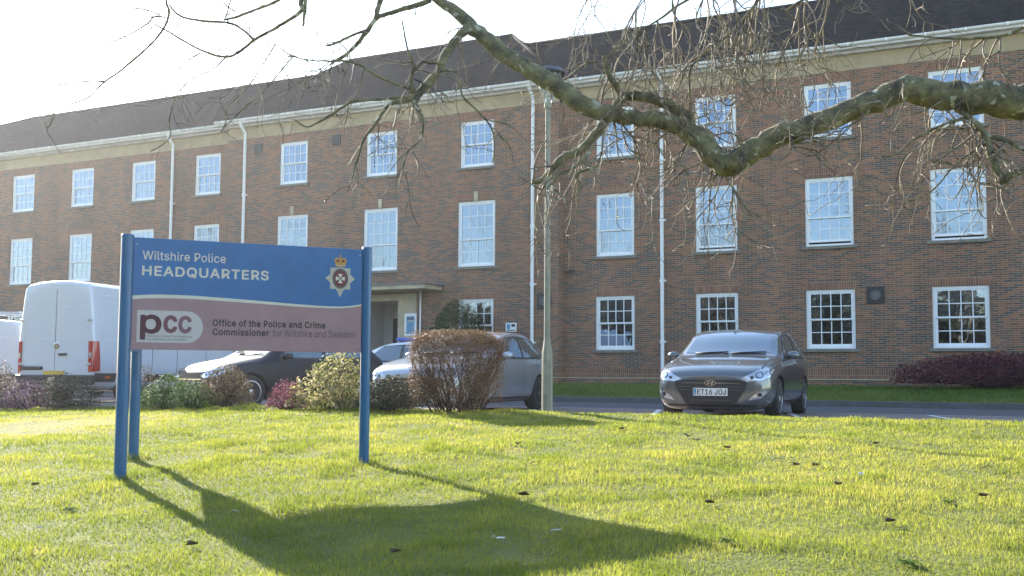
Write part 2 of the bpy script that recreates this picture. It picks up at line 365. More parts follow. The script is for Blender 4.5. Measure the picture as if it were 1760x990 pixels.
sheet('ground', -.0, -420, -400, 400, -.03, -.03, M['soil'])
sheet('parking_bays', -.14, EB-.1, -60, 60, .0, .0, M['bay'])
sheet('road', EB+.02, ER, -60, 60, .004, .004, M['asphalt'])
kb = MB(); a = [P_ev(.02, -60, -.1), P_ev(.02, -60, .10), P_ev(-.14, -60, .10), P_ev(-.15, -60, -.1)]; kb.prism(a, TV*120)
tag(kb.build('lawn_kerb', M['kerb_l']), kind='structure')
kb = MB(); a = [P_ev(ER, -60, -.1), P_ev(ER-.01, -60, .125), P_ev(ER-.15, -60, .13), P_ev(ER-.15, -60, -.1)]; kb.prism(a, TV*120)
tag(kb.build('far_kerb', M['kerb']), kind='structure')
sheet('verge', ER-.15, E_WALL-.8, -60, 60, .128, .47, M['verge'])
mk = MB()
for v in np.arange(-30, 40, 2.45):
    d = (TV*.32+MV*.95).normalized(); q = P_ev(EB+.05, v, .008); s_ = TV*.05; r_ = d*3.6
    mk.add([q-s_, q+s_, q+s_+r_, q-s_+r_], [(0, 1, 2, 3)])
q0, q1 = P_ev(EB+.06, -60, .0085), P_ev(EB+.06, 60, .0085); mk.add([q0-MV*.05, q1-MV*.05, q1+MV*.05, q0+MV*.05], [(0, 1, 2, 3)])
tag(mk.build('bay_markings', M['roadwhite']), kind='structure')

# ------------------------------------------------------------------ grass blades on the lawn (one mass)
def vnoise(x, y, s, seed):
    r = np.random.default_rng(seed).random((64, 64)); x = x*s; y = y*s
    i, j = np.floor(x).astype(int), np.floor(y).astype(int); u, w = x-i, y-j; u = u*u*(3-2*u); w = w*w*(3-2*w)
    g = lambda a, b: r[a % 64, b % 64]
    return (g(i, j)*(1-u)+g(i+1, j)*u)*(1-w)+(g(i, j+1)*(1-u)+g(i+1, j+1)*u)*w
def grass(name, x, y, z, L, W, tint, matr):
    n = len(x); ang = RNG.random(n)*2*PI; bend = (.15+.85*RNG.random(n)**1.3)*L; ba = ang+RNG.normal(0, .9, n)+PI/2
    wx, wy = np.cos(ang)*W/2, np.sin(ang)*W/2; bx, by = np.cos(ba)*bend, np.sin(ba)*bend
    h = np.sqrt(np.maximum(L*L-bend*bend*.8, (.25*L)**2))
    V = np.empty((n, 5, 3), np.float32)
    for k, (t, wd) in enumerate(((0, 1), (0, -1), (.55, .8), (.55, -.8), (1, 0))):
        V[:, k, 0] = x+wx*wd+bx*t**1.8; V[:, k, 1] = y+wy*wd+by*t**1.8; V[:, k, 2] = z+h*t
    b = np.arange(n)[:, None]*5
    F = np.concatenate([b+np.array([[0, 1, 3]]), b+np.array([[0, 3, 2]]), b+np.array([[2, 3, 4]])])
    return mesh_np(name, V.reshape(-1, 3), F, matr, tint=np.repeat(tint, 5))
M['grass'] = leaf_mat('grass_blades', [(0, (.085, .125, .018)), (.3, (.20, .245, .030)), (.55, (.315, .335, .048)), (.8, (.44, .39, .085)), (1, (.50, .43, .18))], trans=.55, rough=.6, spec=.14)
N_ = 560000
th = (RNG.random(N_)*2-1)*.66; rr = (np.sqrt(4.1)+RNG.random(N_)*(np.sqrt(24)-np.sqrt(4.1)))**2
gx, gy = np.sin(th)*rr, np.cos(th)*rr
ge = (gx-E0.x)*MV.x+(gy-E0.y)*MV.y; gv = (gx-E0.x)*TV.x+(gy-E0.y)*TV.y
k = ge > -.03; gx, gy, rr, ge, gv = gx[k], gy[k], rr[k], ge[k], gv[k]
big = vnoise(gx, gy, .45, 1); mid = vnoise(gx+9, gy, 1.9, 2); fine = vnoise(gx, gy+5, 6, 3)
dry = np.clip(1.2-np.hypot((gx+6.6)/2.3, (gy-15.3)/2.2), 0, 1)                     # worn, straw-coloured patch left of the sign
tint = np.clip(.42+.32*(big-.5)+.24*(mid-.5)+.25*(fine-.5)+RNG.normal(0, .13, len(gx))+.6*dry, 0, 1)
Lg = (.016+.019*mid*fine*2+.013*RNG.random(len(gx)))*(1+.012*rr)*(1-.55*dry)
tuft = vnoise(gx, gy, 2.6, 5)+.25*(vnoise(gx, gy, 9, 6)-.5) > .76; Lg = np.where(tuft, Lg*1.45, Lg); tint = np.where(tuft, tint*.66, tint)
bare = vnoise(gx+3, gy, 1.3, 12)+.35*(vnoise(gx, gy, 8, 13)-.5) > .97; Lg = np.where(bare, Lg*.6, Lg); tint = np.where(bare, np.clip(tint+.25, 0, 1), tint)
pd = np.min([np.hypot(gx-p.x, gy-p.y) for p in (Vector((-3.275, 9.5)), Vector((-1.352, 10.4)), Vector((-3.67, 11.0)))], axis=0); Lg = np.where(pd < .16, Lg*2.1, Lg)      # uncut grass round the posts
Wg = .0042*np.maximum(1, rr/6.5)**.95*(.7+.6*RNG.random(len(gx)))
tag(grass('grass', gx, gy, lawn_z(gx, gy)-.006, Lg, Wg, tint, M['grass']), kind='stuff')
M['vgrass'] = leaf_mat('verge_grass', [(0, (.07, .125, .018)), (.5, (.12, .18, .03)), (1, (.18, .21, .045))], trans=.3, rough=.5)
nv = 75000; ve = ER-.15-RNG.random(nv)*5.25; vv = -24+RNG.random(nv)*44
vx, vy = E0.x+MV.x*ve+TV.x*vv, E0.y+MV.y*ve+TV.y*vv
vz = .128+(.47-.128)*(ve-(ER-.15))/((E_WALL-.8)-(ER-.15))
tag(grass('verge_grass', vx, vy, vz, .05+.04*RNG.random(nv), .016+0*vx, np.clip(.5+.9*(vnoise(vx, vy, .6, 8)-.5)+RNG.normal(0, .15, nv), 0, 1), M['vgrass']), kind='stuff')

# ------------------------------------------------------------------ the building
bl = thing('office_building', 'long three storey red brick building with white sash windows and dark tiled roof', 'building', tuple(NV*(-DW)), -TH)
# local axes: x along the front, y away from the viewer, z up (z of the road = 0)
Z = lambda z: z+EYE
DC, DL = .37, -.024
UR0, UC0, UL0, UEND, UREND = -14.79, -28.15, -50.0, -50.0, 4.6
ZB = {'R': (.758, 3.591, 6.612), 'C': (.72, 3.427, 6.630), 'L': (.758, 3.591, 6.612)}
ZT = {'R': (2.381, 5.500, 8.147), 'C': (2.39, 5.532, 8.134), 'L': (2.381, 5.500, 8.147)}
UC = dict(R1=-13.07, R2=-9.909, R3=-6.692, R4=-3.353, C1=-25.116, C2=-21.385, C3=-17.689, L1=-39.602, L2=-36.125, L3=-32.775, L4=-29.478)
WC = dict(R1=.876, R2=.874, R3=.918, R4=.964, C1=.902, C2=.914, C3=.911, L1=.95, L2=.907, L3=.891, L4=.885)
ROWW = {'R': (1.016, 1.002, .994), 'L': (1.016, 1.002, .994), 'C': (1.0, 1.06, .955)}
OFF = {'R': 0, 'C': DC, 'L': DL}; RNGU = {'R': (UR0, UREND), 'C': (UC0, UR0-.001), 'L': (UL0, UC0)}
Z0W, ZBAND, ZCORN = .05, Z(8.44), Z(8.87)
holes = {'R': [], 'C': [], 'L': []}; wins = []
for c in UC:
    b = c[0]; w0 = WC[c]*SCL
    for r in range(3):
        if c == 'C2' and r == 0: continue
        w = w0*ROWW[b][r]; q = (UC[c]-w/2, UC[c]+w/2, Z(ZB[b][r]), Z(ZT[b][r]))
        holes[b].append(q); wins.append((c, r, q))
ENT = (-22.25, -20.58, Z0W, Z(2.40)); holes['C'].append((ENT[0], ENT[1], Z0W, ENT[3]))
wall_label = {'R': 'right wing brick wall behind the dark grey hatchback', 'C': 'central brick wall with entrance canopy', 'L': 'left wing brick wall above the white van'}
for b in 'RCL':
    u0, u1 = RNGU[b]; y = -OFF[b]; mb = MB(); H = holes[b]
    us = sorted({u0, u1, *[h[0] for h in H], *[h[1] for h in H]}); zs = sorted({Z0W, ZBAND, *[h[2] for h in H], *[h[3] for h in H]})
    for i in range(len(us)-1):
        j = 0
        while j < len(zs)-1:
            um, zm = (us[i]+us[i+1])/2, (zs[j]+zs[j+1])/2
            if not any(h[0] < um < h[1] and h[2] < zm < h[3] for h in H):
                mb.add([(us[i], y, zs[j]), (us[i+1], y, zs[j]), (us[i+1], y, zs[j+1]), (us[i], y, zs[j+1])], [(0, 1, 2, 3)])
            j += 1
    d = .24
    for (a, c_, z0, z1) in H:
        for quad in ([(a, y, z0), (a, y+d, z0), (a, y+d, z1), (a, y, z1)], [(c_, y, z0), (c_, y, z1), (c_, y+d, z1), (c_, y+d, z0)],
                     [(a, y, z1), (a, y+d, z1), (c_, y+d, z1), (c_, y, z1)], [(a, y, z0), (c_, y, z0), (c_, y+d, z0), (a, y+d, z0)]):
            mb.add(quad, [(0, 1, 2, 3)])
    if b == 'C':
        mb.add([(u1, y, Z0W), (u1, .0, Z0W), (u1, .0, ZBAND), (u1, y, ZBAND)], [(0, 1, 2, 3)])
        mb.add([(u0, y, Z0W), (u0, .03, Z0W), (u0, .03, ZBAND), (u0, y, ZBAND)], [(3, 2, 1, 0)])
    if b == 'R': mb.add([(u1, y, Z0W), (u1, 11, Z0W), (u1, 11, ZCORN), (u1, y, ZCORN)], [(0, 1, 2, 3)])
    tag(mb.build('wall', M['brick'], bl), wall_label[b])
    # cream band, cornice and gutter
    mb = MB(); mb.box(u0 if b != 'C' else u0-.0, u1, y-.012, y+.1, ZBAND, ZCORN); mb.build('stone_band', M['cream'], bl)
    e = .0 if b == 'R' else .0
    ua, ub = (u0-.3, u1+.3) if b == 'C' else ((u0+.36, u1+.3) if b == 'R' else (u0, u1-.31))
    mb = MB()
    mb.prism([(ua, y+.09, ZCORN+.003), (ua, y-.14, ZCORN+.003), (ua, y-.18, ZCORN+.06), (ua, y-.36, ZCORN+.075), (ua, y-.38, ZCORN+.15), (ua, y+.09, ZCORN+.16)], (ub-ua, 0, 0))
    mb.build('cornice', M['white_old'], bl)
    mb = MB(); pr = [(y-.40-.075*math.cos(t), ZCORN+.215-.075*math.sin(t)) for t in np.linspace(0, PI, 9)]
    pr += [(y-.40+.063*math.cos(t), ZCORN+.213-.063*math.sin(t)) for t in np.linspace(0, PI, 9)]
    mb.prism([(ua, p[0], p[1]) for p in pr], (ub-ua, 0, 0))
    nb = int((ub-ua)/1.0)
    for i in range(nb): q = ua+.4+i*1.0; mb.box(q, q+.04, y-.48, y-.38, ZCORN+.13, ZCORN+.222)
    mb.build('gutter', M['white'], bl, angle=40)
    # plinth: soldier course and ledge
    mb = MB(); zf, zt = Z(-.065), Z(.215); xs = [(u0, u1)] if b != 'C' else [(u0, ENT[0]-.72), (ENT[1]+.72, u1+.012)]
    for i_, (a, c_) in enumerate(xs):
        mb = MB(); mb.box(a, c_, y-.012, y+.02, zf, zt)
        if b == 'C' and i_: mb.box(u1-.02, u1+.012, y+.02, -.013, zf, zt)
        mb.build('soldier_course', M['soldier'], bl)
        mb = MB(); mb.box(a, c_+(.018 if b == 'C' and i_ else 0), y-.03, y+.02, zf-.03, zf-.002)
        if b == 'C' and i_: mb.box(u1-.02, u1+.03, y+.02, -.031, zf-.03, zf-.002)
        mb.build('plinth_ledge', M['pstone'], bl)

# rooms behind the windows
mb = MB(); yb = 3.4
mb.add([(UL0, yb, 0), (UREND, yb, 0), (UREND, yb, ZCORN), (UL0, yb, ZCORN)], [(0, 1, 2, 3)])
for z in (Z(-.15), Z(2.95), Z(5.98), ZCORN-.05):
    mb.box(UL0, UREND-.02, .26, yb, z-.1, z)
for u in (-11.5, -8.3, -5.0, -1.5, -14.9, -19.6, -23.2, -27.9, -31.1, -34.4, -37.8): mb.box(u-.06, u+.06, .26, yb-.01, .1, ZCORN-.2)
mb.build('interior', M['room'], bl)

def window(c, r, q, blind):
    a, d, z0, z1 = q; y = -OFF[c[0]]+.045; W = d-a; Hh = z1-z0; fw = .075
    fr = MB()
    fr.box(a, a+fw, y, y+.11, z0, z1); fr.box(d-fw, d, y, y+.11, z0, z1); fr.box(a+fw, d-fw, y, y+.11, z1-fw, z1); fr.box(a+fw, d-fw, y, y+.11, z0, z0+.06)
    ru = 3 if r == 1 else 2; zm = z0+Hh*(.405 if r == 1 else .485)
    i0, i1 = a+fw, d-fw
    opened = (c, r) in (('R3', 1), ('R2', 1), ('R4', 1)); zo = .06 if opened else 0
    # upper sash (outer), lower sash (set back)
    def sash(yy, zb_, zt_, rows, bot):
        s = .042
        fr.box(i0, i0+s, yy, yy+.04, zb_, zt_); fr.box(i1-s, i1, yy, yy+.04, zb_, zt_)
        fr.box(i0+s, i1-s, yy, yy+.04, zt_-s, zt_); fr.box(i0+s, i1-s, yy, yy+.04, zb_, zb_+bot)
        x0, x1, y0, y1 = i0+s, i1-s, zb_+bot, zt_-s
        for k in range(1, 4): xx = x0+(x1-x0)*k/4; fr.box(xx-.012, xx+.012, yy+.005, yy+.035, y0, y1)
        for k in range(1, rows): zz = y0+(y1-y0)*k/rows; fr.box(x0, x1, yy+.0065, yy+.0335, zz-.012, zz+.012)
        return (x0, x1, yy+.02, y0, y1)
    g1 = sash(y+.015, zm, z1-fw, ru, .045); g2 = sash(y+.062, z0+.06+zo, zm+.03+zo*.3, 2, .07)
    w = fr.build('window', M['white'], bl)
    g = MB()
    for k_, (x0, x1, yy, y0, y1) in enumerate((g1, g2)):
        rows = ru if k_ == 0 else 2
        for i in range(4):
            for j in range(rows):
                xa, xb = x0+(x1-x0)*i/4, x0+(x1-x0)*(i+1)/4; za, zb_ = y0+(y1-y0)*j/rows, y0+(y1-y0)*(j+1)/rows
                t1, t2 = random.gauss(0, .0004), random.gauss(0, .0004)      # old panes never sit quite in one plane
                g.add([(xa, yy-t1-t2, za), (xb, yy+t1-t2, za), (xb, yy+t1+t2, zb_), (xa, yy-t1+t2, zb_)], [(0, 1, 2, 3)])
    g.build('pane', M['glass'], w, recalc=False)
    s = MB(); s.box(a-.10, d+.10, y-.115, y+.10, z0-.085, z0-.003); s.build('sill', M['stone'], w)
    yw = -OFF[c[0]]; l = MB(); h = .235; l.prism([(a-.02, yw-.004, z1+.002), (d+.02, yw-.004, z1+.002), (d+.11, yw-.004, z1+h), (a-.11, yw-.004, z1+h)], (0, .02, 0))
    if not (r == 2 and False): l.build('lintel', M['soldier'], w)
    if c[0] == 'C' and r == 1:
        k_ = MB(); u = (a+d)/2; k_.prism([(u-.055, yw-.05, z1-.01), (u+.055, yw-.05, z1-.01), (u+.075, yw-.05, z1+.30), (u-.075, yw-.05, z1+.30)], (0, .07, 0)); k_.build('keystone', M['pstone'], w)
    if blind == 'v':
        b_ = MB(); n = int(W/.105)
        for i in range(n):
            x = i0+.02+(i+.5)*(i1-i0-.04)/n; t = .035
            b_.add([(x-.045, y+.16-t*.6, z0+.08), (x+.045, y+.16+t*.6, z0+.08), (x+.045, y+.16+t*.6, z1-.1), (x-.045, y+.16-t*.6, z1-.1)], [(0, 1, 2, 3)])
        b_.build('blind', M['blind'], w)
    elif blind == 'c':
        b_ = MB()
        for s_ in (0, 1):
            xs = np.linspace(i0, i0+W*.26, 14) if s_ == 0 else np.linspace(i1-W*.26, i1, 14)
            for i in range(13):
                p = lambda k: (xs[k], y+.2+.03*math.sin(k*1.9), 0)
                A, B = p(i), p(i+1); b_.add([(A[0], A[1], z0+.06), (B[0], B[1], z0+.06), (B[0], B[1], z1-.1), (A[0], A[1], z1-.1)], [(0, 1, 2, 3)])
        b_.build('curtain', M['curtain'], w)
    elif blind == 'h':
        b_ = MB(); zz = z1-.08-random.uniform(.3, .75)*Hh
        b_.box(i0+.01, i1-.01, y+.15, y+.155, zz, z1-.08); b_.build('blind', M['blind'], w)
BL = {('R1', 1): 'v', ('R2', 1): 'v', ('R1', 0): 'h', ('R2', 0): 'c', ('R3', 0): 'c', ('R4', 0): 'h', ('R3', 1): 'h', ('R4', 1): None, ('R1', 2): 'v', ('R2', 2): None, ('R3', 2): 'h', ('R4', 2): 'v', ('L1', 2): 'h', ('L3', 2): None, ('L2', 1): 'h', ('L4', 1): None,
      ('C3', 1): 'v', ('C3', 2): 'v', ('C2', 1): None, ('C2', 2): 'c', ('C1', 1): None, ('C1', 2): 'c', ('C3', 0): 'c'}
for c, r, q in wins: window(c, r, q, BL.get((c, r), 'v' if c[0] == 'L' else None))

# roofs
def roof(u0, u1, off, zr, b, r0, r1):
    ye = -off-.42; zee = ZCORN+.20; yr = b-off; yk = yr+8.0; yb_ = yk+(yr-ye); mb = MB()
    v = [(u0, ye, zee), (u1, ye, zee), (r1, yr, zr), (r0, yr, zr), (r0, yk, zr), (r1, yk, zr), (u0, yb_, zee), (u1, yb_, zee)]
    mb.add(v, [(0, 1, 2, 3), (3, 2, 5, 4), (4, 5, 7, 6), (1, 7, 5, 2), (6, 0, 3, 4)])
    o = mb.build('roof', M['roof'], bl)
    rt = MB(); rt.tube([(r0, yr, zr-.03), (r1, yr, zr-.03)], .09, 8)
    if 0 < u1-r1: rt.tube([(r1, yr, zr-.03), (u1, ye, zee)], .07, 6)
    if 0 < r0-u0: rt.tube([(r0, yr, zr-.03), (u0, ye, zee)], .07, 6)
    rt.build('ridge_tiles', M['roof'], o, smooth=True)
    return o
roof(UR0-3, UREND+.3, 0, Z(11.11), 1.8, UR0-3, UREND+.3)
roof(UC0-.3, UR0+.28, DC, Z(11.39), 1.8, -24.1, -17.38)
roof(-60, UC0+3.5, DL, Z(11.12), 1.8, -41.6, UC0+3.5)
# downpipes
def downpipe(u, off, ztop=ZCORN+.1):
    mb = MB(); y = -off-.10
    mb.tube([(u, -off-.40, ztop+.05), (u, -off-.34, ztop-.12), (u, y, ztop-.34), (u, y, .16)], .055, 10)
    for z in (1.6, 3.4, 5.2, 7.0): mb.tube([(u, y, z), (u, y, z+.09)], .072, 10); mb.box(u-.10, u+.10, -off-.06, -off-.004, z+.02, z+.07)
    mb.build('downpipe', M['white'], bl, angle=40)
for u, o_ in ((-11.53, 0), (-15.63, DC), (-27.26, DC), (-31.16, DL)): downpipe(u, o_)
# vents and small fittings
def vent(u0, u1, z0, z1, off):
    mb = MB(); y = -off; mb.box(u0, u1, y-.03, y+.01, z0, z1)
    o = mb.build('wall_vent', M['black'], bl, bevel=.006)
    g = MB(); uc, zc = (u0+u1)/2, (z0+z1)/2; R_ = .3*(z1-z0)
    T = Matrix.Translation((uc, y-.03, zc)) @ Matrix.Rotation(PI/2, 4, 'X')
    g.lathe([(R_, 0), (R_, .03), (R_*.8, .03), (R_*.75, .004), (.01, .004)], 20, M=T); g.build('cowl', M['rimdark'], o, angle=30)
vent(-5.72, -5.25, Z(1.96), Z(2.43), 0); vent(-15.5, -15.02, Z(2.02), Z(2.50), DC)
for u in (-26.7, -23.25): 
    mb = MB(); mb.box(u-.17, u+.17, -DC-.05, -DC+.01, Z(7.86), Z(8.2)); mb.build('wall_vent', M['black'], bl, bevel=.006)
mb = MB(); mb.box(-14.66, -14.40, -.10, -.002, Z(3.16), Z(3.22)); mb.tube([(-14.62, -.12, Z(3.15)), (-14.5, -.26, Z(3.12))], .05, 10); mb.build('security_camera', M['black'], bl)
# entrance: stone surround, canopy, porch, door
mb = MB(); y = -DC
for s in (0, 1):
    a = ENT[1]+.01 if s else ENT[0]-.70; mb.box(a, a+.69, y-.10, y+.25, .06, ENT[3]-.003)
mb.box(ENT[0]-.70, ENT[1]+.70, y-.10, y+.25, ENT[3], Z(2.62))
sur = mb.build('door_surround', M['pstone'], bl)
mb = MB(); yw = y
mb.prism([(-23.9, yw-1.05, Z(2.70)), (-18.95, yw-1.05, Z(2.70)), (-18.95, yw-1.05, Z(2.84)), (-23.9, yw-1.05, Z(2.84))], (0, 1.04, 0))
cn = mb.build('canopy', M['pstone'], bl)
mb = MB(); mb.box(-24.0, -18.85, yw-1.12, yw-.005, Z(2.843), Z(2.875)); mb.build('lead_capping', M['lead'], cn)
mb = MB(); mb.tube([(-19.72, yw-.07, Z(2.69)), (-19.72, yw-.07, .3)], .03, 8); mb.build('downpipe', M['white'], bl, smooth=True)
mb = MB(); p0, p1 = ENT[0]-.3, ENT[1]+.3
mb.add([(p0, y+2.0, 0), (p1, y+2.0, 0), (p1, y+2.0, 3.2), (p0, y+2.0, 3.2)], [(0, 1, 2, 3)]); mb.add([(p0, y+.24, 0), (p0, y+2, 0), (p0, y+2, 3.2), (p0, y+.24, 3.2)], [(0, 1, 2, 3)])
mb.add([(p1, y+.24, 0), (p1, y+2, 0), (p1, y+2, 3.2), (p1, y+.24, 3.2)], [(0, 1, 2, 3)]); mb.add([(p0, y+.24, .45), (p1, y+.24, .45), (p1, y+2, .45), (p0, y+2, .45)], [(0, 1, 2, 3)])
mb.add([(p0, y+.24, 3.1), (p1, y+.24, 3.1), (p1, y+2, 3.1), (p0, y+2, 3.1)], [(0, 1, 2, 3)])
mb.build('porch', M['room'], bl)
mb = MB(); mb.box(ENT[0]+.15, ENT[0]+1.0, y+1.9, y+1.95, .46, 2.6); dr = mb.build('entrance_door', M['dark'], bl)
mb = MB(); mb.tube([(ENT[0]+.9, y+1.86, 1.3), (ENT[0]+.9, y+1.86, 1.7)], .015, 8); mb.build('handle', M['alu'], dr)
# notices on the wall by the entrance and by the downpipe
def bpt(u, off, z): return bl.matrix_basis @ Vector((u, -off, z))
def notice(label, u, off, z0, z1, w, rows, base='white', pole=False):
    p = bpt(u, off, z0); t = thing('notice_sign', label, 'notice', p, -TH)
    mb = MB(); mb.box(-w/2, w/2, -.03, -.003, 0, z1-z0); b = mb.build('notice_board', M[base], t, bevel=.004)
    for (m, x0, x1, za, zb_) in rows:
        mb = MB(); mb.box(x0*w-w/2, x1*w-w/2, -.034, -.0305, za*(z1-z0), zb_*(z1-z0)); mb.build('printed_panel', M[m], b)
notice('tall white notice with blue panel on the entrance door jamb', -20.06, DC+.10, Z(1.22), Z(1.97), .46, [('noticeblue', .18, .85, .12, .88), ('signwhite', .24, .8, .62, .7), ('ink2', .24, .8, .74, .82)])
notice('small framed grey notice under the tall blue notice on the entrance jamb', -20.06, DC+.10, Z(.66), Z(1.18), .36, [('signwhite', .15, .85, .1, .9), ('ink2', .25, .75, .3, .34), ('ink2', .25, .75, .5, .54)], base='black')
notice('lowest white notice on the entrance jamb, partly behind the police car light bar', -20.06, DC+.10, Z(.40), Z(.62), .40, [('ink2', .2, .8, .2, .8)])
notice('square white notice with blue symbol on brick beside the tall downpipe', -16.4, DC, Z(1.33), Z(1.61), .38, [('noticeblue', .12, .42, .3, .85), ('ink', .55, .88, .55, .85), ('ink2', .1, .9, .1, .2)])
notice('yellow notice on dark wall just right of the entrance', -18.95, DC, Z(.66), Z(.98), .42, [('ink2', .15, .85, .55, .65), ('ink2', .15, .85, .3, .4)], base='yellow')

